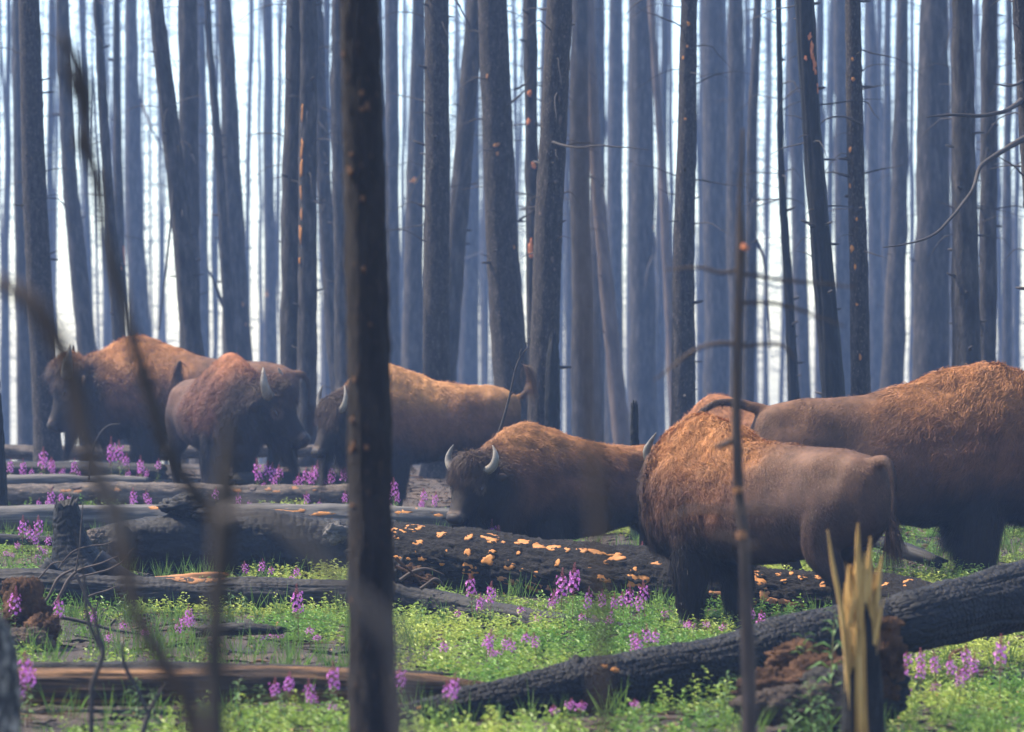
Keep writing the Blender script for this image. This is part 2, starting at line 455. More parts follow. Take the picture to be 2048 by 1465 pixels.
TREES = {}
def burnt_tree(key, pts, Y, kind, label, group, H=None, near=False, char_base=0.0):
    """pts: (photo y, photo x, photo width); the trunk stands on the ground at distance Y"""
    pts = np.asarray(pts, float)
    Z = CAMZ - (pts[:, 0] - 732.5) * Y / F; X = (pts[:, 1] - 1024) * Y / F; W = pts[:, 2] * Y / F / 2
    o_ = np.argsort(Z); Z, X, W = Z[o_], X[o_], W[o_]
    sl0 = (X[1] - X[0]) / (Z[1] - Z[0]); sl1 = (X[-1] - X[-2]) / (Z[-1] - Z[-2])
    rg = np.random.default_rng(abs(hash_name(key)))
    gx = X[0] + sl0 * (0 - Z[0]); g = g1(gx, Y) - .08
    if H is None: H = 1.75 + .117 * Y + 3.0 + 2.5 * rg.random()
    n = 150 if near else (60 if Y < 60 else 26)
    z = np.linspace(min(g, Z[0] - .01), H, n)
    x = np.interp(z, Z, X)
    x = np.where(z < Z[0], X[0] + sl0 * (z - Z[0]), x)
    x = np.where(z > Z[-1], X[-1] + sl1 * .6 * (z - Z[-1]), x)
    # keep corners soft
    for _ in range(n // 12): x[1:-1] = .25 * x[:-2] + .5 * x[1:-1] + .25 * x[2:]
    r = np.interp(z, Z, W)
    r = np.where(z > Z[-1], W[-1] * np.clip(1 - (z - Z[-1]) / (H - Z[-1]) * .55, .3, 1), r)
    r = np.where(z < Z[0], W[0] * (1 + .05 * (Z[0] - z)), r)
    r = r * (1 + .55 * np.exp(-np.clip(z - g, 0, None) / .22))
    w_ = .012 * Y / 40
    x = x + w_ * vnoise(np.stack([z * .7, 0 * z + rg.random() * 90, 0 * z], 1), 3)
    C = np.stack([x, np.full(n, Y) + .03 * vnoise(np.stack([z * .5, 0 * z + 7 * rg.random(), 0 * z], 1), 8), z], 1)
    root = link("burnt_tree", None, label=label, cat="tree", group=group, loc=(gx, Y, g))
    seed = int(rg.integers(1000))
    if kind == 'char':
        dp = gator_disp(.075, 9, .016, seed, .01, .5, True)
        sides = 48
    elif near:
        dp = bark_disp(.010, 9, 7, seed, True, .35); sides = 48
    else:
        dp = bark_disp(.013 * (1 + Y / 60), 3.5, 4, seed, False, .6); sides = 18 if Y < 60 else 10
    lb = Limb(C - np.array([gx, Y, g]), r, sides, dp)
    mat = {'char': M['char'], 'near': M['bark_near'], 'mid': M['bark_mid'], 'brown': M['bark_brown']}[kind]
    lb.obj = link("trunk", lb.mesh("trunk"), mat, root)
    # bare dead limbs, most of them above the picture
    mb = MB(); nb = 30 if Y < 60 else 16
    ztop = 1.75 + .117 * Y
    if H < ztop or Y < 20: nb = 0
    for k in range(nb):
        zz = rg.uniform(max(ztop * .5, 2.2), ztop) if k % 2 else rg.uniform(max(ztop * .95, 2.2), H * .98); i = int(np.searchsorted(z, zz)); i = min(i, n - 1)
        a = rg.uniform(0, 2 * np.pi); L_ = rg.uniform(.4, 1.3) * (1.0 if zz > ztop else .7)
        d = np.array([math.cos(a), math.sin(a), rg.uniform(-.35, .35)])
        b0 = lb.C[i]; q = [b0, b0 + d * L_ * .5 + [0, 0, .04], b0 + d * L_ + [0, 0, rg.uniform(-.25, .1)]]
        rb = rg.uniform(.005, .011) if zz < ztop else rg.uniform(.01, .022)
        V, Q, T, _g = stick(np.array(q), [rb, rb * .7, rb * .2], 8, 4, .03, seed + k)
        mb.add(V, Q, T)
    for k in range(12 if (nb and Y < 62) else 0):
        zz = rg.uniform(1.2, ztop); i = min(int(np.searchsorted(z, zz)), n - 1); a = rg.uniform(0, 2 * np.pi)
        d = np.array([math.cos(a), math.sin(a), rg.uniform(-.1, .4)]); L_ = lb.R[i] + rg.uniform(.03, .16); rb = rg.uniform(.008, .02)
        V, Q, T, _g = tube(np.array([lb.C[i], lb.C[i] + d * L_ * .8, lb.C[i] + d * L_]), np.array([rb * 1.3, rb, rb * .5]), 5); mb.add(V, Q, T)
    if nb: link("bare_limbs", mb.mesh("bare_limbs"), M['twig'], root, kind="stuff")
    TREES[key] = (root, lb, Y, np.array([gx, Y, g]))
    return root

def hash_name(s):
    h = 5381
    for c in s: h = (h * 33 + ord(c)) % 100003
    return h

def trunk_patch(key, px, py, wpx, hpx, mat='bare', seed=0, jag=.5):
    root, lb, Y, org = TREES[key]
    s = F / Y
    z = CAMZ - (py - 732.5) / s - org[2]
    u = float(np.interp(z, lb.C[:, 2], lb.u)); r = float(np.interp(u, lb.u, lb.R)); cx = float(np.interp(z, lb.C[:, 2], lb.C[:, 0])) + org[0]
    X = (px - 1024) / s
    c = np.clip(-(X - cx) / r, -.93, .93); th = math.acos(c)
    th = th if th > 0 else -th
    link("bare_patch", patch_mesh(lb, u, th, hpx / s / 2, wpx / s / 2, seed + int(px * 3 + py), .006, 14, jag), M[mat], lb.obj)

def tree_branch(key, pts, radii, Ys, mat='twig', n=40):
    """a limb of a tree drawn through photo positions at real distances"""
    root, lb, Y, org = TREES[key]
    k_ = Y / Ys[0] if Ys[0] < Y - 1.5 else 1.0
    C = np.array([P(a, b_, y_ * k_) for (a, b_), y_ in zip(pts, Ys)]) - org
    radii = np.asarray(radii) * k_
    V, Q, T, G = stick(C, radii, n, 7, .006, 5)
    return link("limb", mesh_np("limb", V, Q, T, None, G), M[mat], root)

NG = "burnt trunks nearest behind the herd"; MG = "blue hazy trunks in the middle of the wood"; FG = "pale trunks far back in the smoke"
S2 = lambda xt, wt, xb, wb: [(20, xt, wt), (700, xb, wb)]

# near trunks, bark still readable
burnt_tree('n1', [(20, 58, 42), (400, 70, 46), (700, 85, 50)], 39.5, 'near', "scorched trunk with charred cracked foot behind the big bull's nose", NG, near=True)
burnt_tree('n2', S2(874, 46, 874, 53), 38, 'near', "straight dark trunk rising just behind the tan cow's back", NG, near=True)
burnt_tree('n3', [(20, 984, 58), (400, 1000, 62), (700, 1018, 70)], 40, 'near', "thick dark trunk leaning behind the tan cow's rump", NG, near=True)
burnt_tree('n4', [(20, 1117, 50), (420, 1098, 54), (830, 1084, 58)], 34.5, 'near', "thick flaky-barked trunk with a charred snag at its foot", NG, near=True)
burnt_tree('n5', [(20, 1379, 32), (400, 1370, 40), (750, 1366, 46)], 37, 'near', "dark flecked trunk rising behind the woolly hump with hidden head", NG, near=True)
burnt_tree('n6', [(20, 1609, 40), (300, 1626, 38), (520, 1645, 42), (760, 1664, 48)], 33, 'char', "leaning cracked black trunk with a long orange wound near its top", NG)
burnt_tree('n7', [(20, 1705, 30), (400, 1714, 33), (740, 1721, 38)], 33.5, 'near', "slim upright trunk with small orange flecks behind the bull's back", NG, near=True)
burnt_tree('n8', [(20, 1923, 42), (400, 1930, 50), (740, 1934, 58)], 36, 'mid', "dark trunk crossed by a bent bare limb above the bull's shoulder", NG)
burnt_tree('n9', [(20, 1980, 30), (700, 1975, 36)], 40, 'mid', "narrow dark trunk beside the one crossed by the bent bare limb", NG)

# middle distance
mid = [
 ('m1', S2(36, 26, 48, 34), 50, 'mid', "hazy trunk half hidden by the charred-foot trunk behind the bull's nose"),
 ('m2', [(20, 124, 26), (400, 142, 32), (700, 176, 38)], 47, 'mid', "blue hazy trunk leaning over the head of the big bull"),
 ('m3', [(20, 194, 15), (330, 214, 20), (700, 240, 26)], 44, 'mid', "dark slender trunk leaning above the big bull's neck"),
 ('m4', [(20, 232, 12), (330, 236, 18), (700, 244, 22)], 48, 'mid', "slim trunk meeting the slender leaning one above the bull's neck"),
 ('m5', [(20, 263, 24), (400, 266, 34), (700, 280, 46)], 58, 'mid', "pale wide trunk at the edge of the bright gap over the hump"),
 ('m6', [(20, 314, 28), (200, 334, 34), (380, 356, 38), (760, 392, 46)], 43, 'mid', "trunk leaning strongly into its upright neighbour above the bull's back"),
 ('m7', S2(377, 38, 378, 42), 45, 'mid', "upright dark trunk met by the strongly leaning one"),
 ('m8', [(20, 416, 11), (200, 428, 16), (420, 446, 18), (600, 456, 22)], 46, 'mid', "thin bent trunk leaning against a wide pale trunk"),
 ('m9', [(20, 450, 27), (300, 462, 36), (700, 474, 58)], 48, 'mid', "wide pale trunk flaring towards its foot above the bull's rump"),
 ('m10', S2(535, 17, 540, 26), 62, 'mid', "straight pale trunk standing alone inside the brightest gap"),
 ('m11', [(20, 592, 40), (700, 582, 46)], 42, 'mid', "trunk beside the orange-stripped one, its bark whole"),
 ('m12', [(20, 616, 34), (700, 614, 40)], 41.6, 'mid', "trunk with a long stripe of orange bare wood"),
 ('m13', [(20, 634, 22), (300, 645, 28), (560, 660, 32), (740, 676, 36)], 46, 'mid', "dark trunk leaning away from the orange-stripped trunk"),
 ('m14', S2(676, 30, 690, 40), 44, 'mid', "trunk mostly hidden by the near black pole"),
 ('m15', S2(783, 27, 786, 30), 52, 'mid', "narrow hazy trunk just beside the near black pole"),
 ('m16', [(20, 838, 26), (700, 826, 44)], 50, 'mid', "hazy trunk with one small orange spot above the tan cow"),
 ('m17', [(20, 950, 36), (330, 926, 38), (620, 901, 40), (800, 890, 42)], 44, 'mid', "trunk leaning across behind the straight dark trunk over the cow"),
 ('m18', S2(946, 26, 938, 40), 60, 'mid', "pale trunk showing below the crossing of two dark trunks"),
 ('m19', S2(1060, 26, 1066, 26), 42, 'mid', "slim dark trunk with several red bare patches"),
 ('m20', S2(1158, 34, 1164, 42), 46, 'mid', "dark hazy trunk beside the flaky-barked one with the snag"),
 ('m21', [(20, 1176, 22), (300, 1190, 26), (560, 1212, 30), (850, 1240, 36)], 47, 'brown', "brownish trunk leaning down past the resting herd's centre"),
 ('m22', S2(1196, 28, 1192, 34), 55, 'mid', "upright trunk crossed by the brownish leaning one"),
 ('m23', S2(1232, 28, 1228, 34), 58, 'mid', "hazy trunk left of a narrow bright slit near the centre"),
 ('m24', S2(1282, 46, 1286, 54), 52, 'mid', "broad blue trunk above the yearling's back"),
 ('m25', [(20, 1304, 14), (400, 1328, 18), (750, 1346, 26)], 50, 'brown', "thin pale leaning trunk in front of the broad blue one"),
 ('m26', S2(1426, 44, 1432, 50), 54, 'mid', "broad hazy trunk next to the dark flecked trunk by the hump"),
 ('m27', S2(1470, 32, 1476, 38), 50, 'mid', "hazy trunk behind the thin near sapling"),
 ('m28', [(20, 1514, 17), (300, 1504, 20), (700, 1498, 26)], 46, 'mid', "narrow dark trunk edging the bright gap beside the sapling"),
 ('m29', [(20, 1556, 11), (360, 1563, 14), (560, 1576, 18), (790, 1588, 24)], 40, 'char', "thin curving black trunk standing in the bright gap"),
 ('m30', S2(1586, 26, 1604, 32), 56, 'mid', "hazy trunk behind the leaning cracked black one"),
 ('m31', S2(1680, 28, 1688, 34), 56, 'mid', "blue trunk between the leaning black trunk and the flecked one"),
 ('m32', S2(1742, 20, 1752, 30), 60, 'mid', "pale slim trunk close beside the flecked upright one"),
 ('m33', [(20, 1805, 24), (400, 1798, 34), (740, 1786, 48)], 48, 'mid', "trunk flaring at a narrow tapering gap above the bull's back"),
 ('m34', [(20, 1868, 58), (740, 1862, 76)], 46, 'mid', "widest blue trunk, right of the narrow tapering gap"),
 ('m35', S2(2018, 14, 2014, 20), 54, 'mid', "thin trunk at the bright edge beyond the bull's shoulder"),
 ('m36', [(20, 1776, 14), (700, 1772, 24)], 66, 'mid', "thin pale trunk behind the flaring one over the bull"),
 ('m37', [(20, 1330, 14), (700, 1318, 24)], 64, 'mid', "thin pale upright trunk beside a broken bright slit"),
 ('m38', [(20, 1640, 16), (700, 1640, 22)], 68, 'mid', "thin pale trunk seen just past the orange wound"),
]
for key, pts, Y, kd, lab in mid:
    burnt_tree(key, pts, Y if Y < 42 else min(42 + (Y - 42) * 3.0, 98), kd, lab, MG)

# pale trunks far back
far = [(14, 14, 80), (100, 16, 78), (172, 12, 84), (215, 11, 90), (404, 22, 70), (432, 9, 95), (497, 9, 100), (520, 7, 110), (556, 8, 96), (654, 18, 72), (704, 20, 70), (765, 16, 76),
       (806, 9, 100), (914, 10, 96), (968, 12, 88), (1032, 9, 95), (1085, 18, 74), (1136, 14, 80), (1216, 10, 96), (1262, 14, 82), (1342, 10, 92), (1402, 11, 90), (1452, 14, 80), (1488, 12, 84), (1532, 7, 110),
       (1571, 8, 98), (1660, 14, 78), (1728, 10, 92), (1762, 12, 86), (1824, 9, 100), (1906, 16, 74), (1952, 9, 98), (1996, 11, 90), (2034, 12, 88)]
far.sort()
for k, (x, w, Y) in enumerate(far):
    rg = random.Random(k * 7 + 1); ln = rg.uniform(-7, 10)
    burnt_tree('f%d' % k, S2(x - ln, w * .8, x + ln, w * 1.15), 98 + (Y - 70) * 1.0, 'mid', "thin pale far trunk, %s from the left of those fading into smoke" % (ORD[k] if k < 30 else ["thirty-first", "thirty-second", "thirty-third", "thirty-fourth"][k - 30]), FG)

# trees just outside the frame whose limbs or edges reach into it
burnt_tree('r1', [(20, 2040, 30), (100, 2046, 34), (700, 2085, 40)], 30, 'near', "dark trunk at the very edge with bent bare limbs reaching in", NG, near=True)
burnt_tree('l1', [(780, -6, 10), (950, -2, 28), (1200, 0, 40)], 30, 'char', "black charred snag at the frame edge beyond the far logs", NG, H=2.2)
tree_branch('r1', [(2060, 270), (2000, 305), (1960, 335), (1945, 380), (1900, 440), (1855, 476), (1765, 496)], [.036, .025, .021, .018, .015, .012, .004], [30, 29.6, 29.4, 29.2, 29, 28.8, 28.6])
tree_branch('r1', [(2045, 200), (2010, 222), (1960, 232), (1900, 230), (1852, 236)], [.03, .022, .018, .014, .006], [30, 29.5, 29.2, 29, 28.8])
tree_branch('r1', [(2050, 160), (2020, 172), (1985, 168)], [.018, .012, .004], [30, 29.7, 29.5])
tree_branch('n4', [(1106, 285), (1150, 295), (1210, 292), (1300, 300)], [.016, .012, .01, .003], [34.3, 34, 33.8, 33.6])
tree_branch('n3', [(1030, 180), (1055, 165), (1064, 140)], [.016, .010, .003], [39.8, 39.6, 39.5])
tree_branch('n3', [(1018, 210), (1040, 190), (1058, 172)], [.016, .012, .004], [39.8, 39.6, 39.5])
tree_branch('n3', [(1040, 440), (1062, 425), (1072, 415)], [.015, .010, .003], [39.8, 39.6, 39.5])
tree_branch('m18', [(925, 520), (965, 505), (985, 505)], [.02, .014, .004], [59, 58, 58])
tree_branch('m5', [(282, 200), (300, 250), (325, 300), (345, 350)], [.03, .02, .014, .004], [57, 56, 56, 56])
tree_branch('m9', [(450, 620), (430, 570), (415, 535)], [.035, .022, .008], [48, 47.6, 47.5])
tree_branch('m6', [(352, 330), (338, 480), (318, 660)], [.018, .015, .01], [42.8, 42.6, 42.5])
tree_branch('n7', [(1725, 250), (1690, 235), (1650, 240), (1632, 262)], [.014, .011, .008, .003], [33.4, 33.2, 33.1, 33])
tree_branch('m28', [(1512, 480), (1528, 520), (1535, 600), (1540, 700)], [.03, .022, .018, .008], [46, 45.8, 45.6, 45.5])
tree_branch('m24', [(1300, 440), (1308, 500), (1296, 540), (1290, 580)], [.03, .03, .022, .01], [51.6, 51.4, 51.3, 51.2])

# bare wood on the trunks
for (px, py, w, h) in [(606, 228, 5, 22), (605, 300, 5, 40), (604, 340, 6, 40), (603, 385, 4, 26), (604, 430, 5, 24), (602, 470, 5, 46), (600, 522, 4, 14)]:
    trunk_patch('m12', px, py, w, h, 'bare', 3, .6)
for (px, py, w, h) in [(1059, 188, 8, 14), (1057, 245, 7, 13), (1067, 332, 9, 16), (1061, 497, 9, 36), (1063, 510, 8, 16)]:
    trunk_patch('m19', px, py, w, h, 'bare_red', 5, .5)
for (px, py, w, h) in [(1618, 75, 8, 14), (1623, 105, 9, 40), (1628, 135, 8, 34), (1634, 180, 7, 22), (1610, 118, 5, 10)]:
    trunk_patch('n6', px, py, w, h, 'bare_red', 6, .5)
for (px, py, w, h) in [(1705, 160, 6, 9), (1700, 300, 6, 11), (1700, 372, 5, 9), (1712, 440, 4, 8), (1703, 498, 9, 14), (1709, 535, 5, 12), (1712, 610, 5, 6), (1718, 715, 5, 13), (1704, 120, 5, 7)]:
    trunk_patch('n7', px, py, w, h, 'bare', 7, .4)
for (px, py, w, h) in [(1376, 50, 6, 8), (1374, 95, 4, 5), (1366, 118, 4, 8), (1370, 240, 5, 5)]:
    trunk_patch('n5', px, py, w, h, 'bare', 8, .4)
for (px, py, w, h) in [(993, 292, 12, 9), (995, 310, 6, 8), (975, 155, 6, 7), (1028, 497, 5, 9)]:
    trunk_patch('n3', px, py, w, h, 'bare_dull', 9, .4)
for (px, py, w, h) in [(1118, 200, 5, 14), (1120, 240, 7, 18), (1080, 430, 5, 8), (1110, 365, 6, 8), (1104, 520, 6, 14), (1108, 540, 4, 8), (1128, 75, 5, 6)]:
    trunk_patch('n4', px, py, w, h, 'bark_brown', 10, .4)
for (px, py, w, h) in [(830, 362, 9, 11), (822, 364, 4, 4)]:
    trunk_patch('m16', px, py, w, h, 'bare', 11, .4)
for (px, py, w, h) in [(487, 610, 4, 9), (535, 590, 7, 10), (493, 650, 4, 6)]:
    trunk_patch('m9' if px < 520 else 'm10', px, py, w, h, 'bare_dull', 12, .4)
for (px, py, w, h) in [(250, 510, 5, 36), (243, 538, 3, 6)]:
    trunk_patch('m4', px, py, w, h, 'bare_red', 13, .4)
for (px, py, w, h) in [(1307, 455, 7, 9), (1308, 512, 6, 8)]:
    trunk_patch('m24', px, py, w, h, 'bare_dull', 14, .4)

# broken charred snags
def snag(pts, Y, label, top_jag=.09, sides=40, mat='char', seed=3, name="charred_snag", cell=.05, splinters=7):
    """pts: (photo y, x, width) from the top down; an uneven broken top"""
    a = np.array([[*P(x, y, Y), w * Y / F / 2] for (y, x, w) in pts])[::-1]
    base = a[0, :3].copy(); base[2] = min(base[2], g1(base[0], Y)) - .03
    a[0, :3] = base
    C = resample(a, 70); R = C[:, 3]; C = C[:, :3]
    dp = gator_disp(cell, 8, .010, seed, .008, .8, False)
    V, Q, T, G = tube(C - base, R, sides, dp)
    top = V[-2 - sides:-2]
    h = top_jag * np.abs(fbm(np.stack([np.cos(np.arange(sides) / sides * 6.28) * 2.2, np.sin(np.arange(sides) / sides * 6.28) * 2.2, np.zeros(sides)], 1), 3, seed) + .3)
    for k in range(1, 7):
        V[-2 - sides * k:-2 - sides * (k - 1) if k > 1 else -2, 2] += h * (1 - (k - 1) / 6.)
    V[-1, 2] -= top_jag * .8
    root = link(name, None, label=label, cat="stump", loc=base)
    link("trunk", mesh_np("trunk", V, Q, T, None, G), M[mat], root)
    return root
snag([(690, 1108, 16), (720, 1106, 26), (780, 1105, 30), (880, 1103, 34)], 33.6, "broken cracked black snag against the foot of the flaky-barked trunk", .22)
snag([(822, 1269, 14), (860, 1269, 16), (960, 1270, 20), (1060, 1272, 24)], 29, "small charred snag poking up behind the hidden-head bison's horn", .12)

# the wood far behind, too far to tell apart
def far_wood():
    mb = MB(); rg = np.random.default_rng(5)
    for k in range(210):
        Y = rg.uniform(112, 168); X = rg.uniform(-32, 32) * Y / 130
        g = g1(X, Y); H = rg.uniform(17, 23); r = rg.uniform(.04, .12)
        z = np.linspace(g, H, 7); ln = rg.uniform(-.03, .03)
        C = np.stack([X + ln * (z - g) + .12 * vnoise(np.stack([z * .2, z * 0 + k, z * 0], 1), 2), np.full(7, Y), z], 1)
        V, Q, T, _ = tube(C, r * np.linspace(1.1, .4, 7), 5); mb.add(V, Q, T)
        for j in range(110):
            zz = rg.uniform(-2 + 6 * rg.random(), H); a = rg.uniform(0, 6.28); L_ = rg.uniform(.5, 1.9)
            b0 = np.array([X + ln * (zz - g), Y, zz]); d = np.array([math.cos(a), math.sin(a), rg.uniform(-.5, .35)])
            rb = rg.uniform(.007, .022)
            V, Q, T, _ = tube(np.array([b0, b0 + d * L_ * .55, b0 + d * L_ + [0, 0, rg.uniform(-.3, .2)]]), np.array([rb, rb * .7, rb * .3]), 3); mb.add(V, Q, T)
    link("distant_forest", mb.mesh("distant_forest"), M['bark_mid'], label="far bare trees and twigs dissolving into bright smoke", cat="forest", kind="stuff")
far_wood()
# ------------------------------------------------------------------ fallen logs
LOGS = {}
def fallen_log(key, pts, mat, disp, label, sides=56, per_m=45, cat="log", name="fallen_log", taper_end=(True, True)):
    """pts: (photo x, photo y of the axis, distance, photo thickness)"""
    a = np.array([[*P(x, y, Y), d * Y / F / 2] for (x, y, Y, d) in pts])
    L_ = np.linalg.norm(np.diff(a[:, :3], axis=0), axis=1).sum()
    C = resample(a, max(int(L_ * per_m), 30)); R = np.maximum(C[:, 3], .01); C = C[:, :3]
    C = C + .28 * R.mean() * np.stack([0 * C[:, 0], fbm(C * 1.1 + 3, 2, len(LOGS)), fbm(C * 1.1 + 9, 2, len(LOGS) + 50)], 1)
    R = R * (1 + .14 * fbm(C * 2.3, 2, len(LOGS) + 80))
    mid_ = C[len(C) // 2].copy(); mid_[2] = g1(mid_[0], mid_[1])
    lb = Limb(C - mid_, R, sides, disp)
    root = link(name, None, label=label, cat=cat, loc=mid_)
    V, Q, T, G = tube(lb.C, lb.R, sides, disp)
    # ragged broken ends
    n = len(C)
    for e, rows in ((0, range(0, 5)), (1, range(n - 5, n))):
        if not taper_end[e]: continue
        for r_ in rows:
            k = (5 - r_) / 5 if e == 0 else (r_ - (n - 6)) / 5
            th = np.arange(sides) / sides * 2 * np.pi
            h = .16 * k * fbm(np.stack([np.cos(th) * 3, np.sin(th) * 3, np.zeros(sides)], 1), 3, 77 + len(LOGS))
            V[r_ * sides:(r_ + 1) * sides] += (lb.T[r_] * h[:, None])
    lb.obj = link("stem", mesh_np("stem", V, Q, T, None, G), mat, root)
    LOGS[key] = (root, lb, mid_)
    return root

def log_patch(key, px, py, wpx, hpx, mat='bare', jag=.62, off=.001):
    root, lb, org = LOGS[key]
    W = lb.C + org
    sx = 1024 + W[:, 0] * F / W[:, 1]; o_ = np.argsort(sx)
    u = float(np.interp(px, sx[o_], lb.u[o_])); i = int(np.argmin(np.abs(lb.u - u)))
    Y = W[i, 1]; s = F / Y; r = lb.R[i]
    dz = (CAMZ - (py - 732.5) / s) - W[i, 2]
    th = math.acos(np.clip(dz / r, -.96, .96))
    f = max(abs(math.sin(th)), .35)
    link("bare_patch", patch_mesh(lb, u, th, wpx / s / 2 * 1.2, hpx / s / 2 / f * 1.2, int(px * 7 + py), off, 22, jag, .006), M[mat], lb.obj)

fallen_log('l1', [(-60, 906, 40.5, 26), (250, 906, 40.6, 27), (640, 902, 40.8, 24)], M['ash_bark'], bark_disp(.016, 4, 4, 1, True, 1.6), "brown ashy log farthest back behind the two bulls", 28, 14)
fallen_log('l1b', [(-60, 938, 36.6, 30), (150, 940, 36.5, 30), (330, 944, 36.4, 26)], M['char_smooth'], bark_disp(.02, 3, 4, 2, True, 1.6), "dark charred log among fireweed below the big bull's beard", 28, 16)
fallen_log('l1c', [(470, 966, 34.4, 32), (600, 964, 34.4, 34), (735, 958, 34.4, 30)], M['char_smooth'], bark_disp(.014, 4, 4, 3), "short dark log under the bearded chin of the second bull", 28, 16)
fallen_log('l1d', [(-60, 966, 35.2, 24), (120, 962, 35.1, 26), (300, 966, 35.0, 22)], M['grey_wood'], bark_disp(.018, 3, 4, 4, True, 1.6), "weathered grey log in front of the big bull's beard", 28, 16)
fallen_log('l2', [(-60, 990, 33.2, 42), (200, 988, 33.2, 44), (450, 992, 33.2, 42), (740, 994, 33.2, 40)], M['ash_bark'], bark_disp(.018, 8, 5, 5, True, 1.5), "long log with ash-brown flaking bark running left of the near pole", 44, 34)
fallen_log('l3a', [(-60, 1036, 29.6, 50), (300, 1036, 29.6, 50), (600, 1034, 29.4, 46), (905, 1036, 29.2, 42)], M['grey_wood'], bark_disp(.016, 2.5, 6, 6, True, 1.6), "smooth grey barkless log reaching behind the near pole to the yearling's nose", 44, 34)
fallen_log('l3b', [(196, 1092, 25.6, 74), (260, 1084, 25.7, 100), (380, 1080, 25.8, 134), (540, 1092, 25.9, 146), (700, 1106, 25.9, 142), (790, 1108, 26, 130)], M['char'],
           gator_disp(.060, 26, .010, 11, .020, 1.3), "thick hollow-looking black burnt log with a jagged broken top", 120, 90)
fallen_log('l4', [(735, 1106, 24.4, 112), (1000, 1134, 23.7, 120), (1300, 1163, 23.0, 118), (1500, 1188, 22.6, 108), (1750, 1200, 22.2, 100), (1900, 1226, 21.4, 96), (2090, 1270, 20.6, 86)], M['log_bark'],
           bark_disp(.024, 14, 11, 12, True, .9), "long scorched log dotted with orange bare patches behind the fireweed", 120, 90)
fallen_log('l5', [(-60, 1182, 22.6, 62), (120, 1178, 22.6, 66), (330, 1184, 22.6, 64), (560, 1188, 22.5, 62), (740, 1192, 22.4, 58)], M['char_smooth'],
           gator_disp(.050, 16, .008, 13, .018, 1.4), "charred log with twisted grain at the foot of the black stump", 90, 80)
fallen_log('l6', [(770, 1192, 21.9, 84), (850, 1206, 21.8, 60), (960, 1226, 21.5, 50), (1120, 1254, 21.0, 50), (1280, 1282, 20.5, 48), (1460, 1318, 19.9, 40)], M['char_smooth'],
           gator_disp(.045, 14, .008, 14, .012, .8), "slender charred log running from torn roots beneath the fireweed", 80, 80)
fallen_log('l7', [(760, 1450, 15.5, 70), (900, 1422, 15.7, 84), (1100, 1380, 16.0, 106), (1300, 1346, 16.4, 116), (1500, 1310, 16.8, 124), (1690, 1268, 17.2, 122), (1770, 1252, 17.4, 104), (1850, 1236, 17.5, 126), (2100, 1176, 18.3, 128)], M['char'],
           gator_disp(.036, 26, .012, 15, .014, .9), "big glossy black alligator-cracked log sloping across in front of the herd", 200, 190)
fallen_log('l8', [(-60, 1374, 15.9, 72), (250, 1372, 15.9, 70), (560, 1366, 16.0, 62), (800, 1374, 16.1, 54), (1010, 1386, 16.2, 22)], M['split_wood'],
           bark_disp(.016, 1.5, 9, 16, True, 1.0), "rotting split brown log lying lowest of all, frayed at its end", 90, 80)
fallen_log('l8b', [(-60, 1338, 16.5, 22), (300, 1340, 16.5, 26), (640, 1346, 16.5, 24), (880, 1352, 16.4, 12)], M['char'], bark_disp(.010, 3, 6, 18), "thin charred pole lying along the rotting split log", 36, 60)
fallen_log('l10', [(1600, 1050, 26.6, 20), (1760, 1086, 26.0, 26), (1830, 1108, 25.4, 30), (1880, 1126, 25.2, 22)], M['char_smooth'], bark_disp(.01, 3, 4, 20), "dark stick among green shoots beneath the bull's belly", 30, 40)
fallen_log('l11', [(-40, 1076, 27.5, 20), (130, 1082, 27.4, 20)], M['char_smooth'], bark_disp(.01, 3, 4, 21), "thin dark log among grass behind the black stump", 24, 30)
fallen_log('l12', [(300, 1166, 23.6, 22), (380, 1158, 23.6, 24), (450, 1152, 23.7, 16)], M['bare_dull'], bark_disp(.01, 3, 4, 22), "short orange rotten piece behind the twisted-grain log", 28, 50)
fallen_log('l13', [(1400, 1282, 21.3, 34), (1500, 1280, 21.5, 34), (1600, 1268, 21.7, 32)], M['char'], gator_disp(.05, 10, .008, 23), "short black log piece behind the woolly bison's forefoot", 40, 60)
fallen_log('l14', [(400, 1262, 19.4, 22), (480, 1258, 19.3, 26), (560, 1262, 19.3, 14)], M['char'], gator_disp(.05, 10, .008, 24), "small charred branch piece lying in the bright green patch", 36, 60)

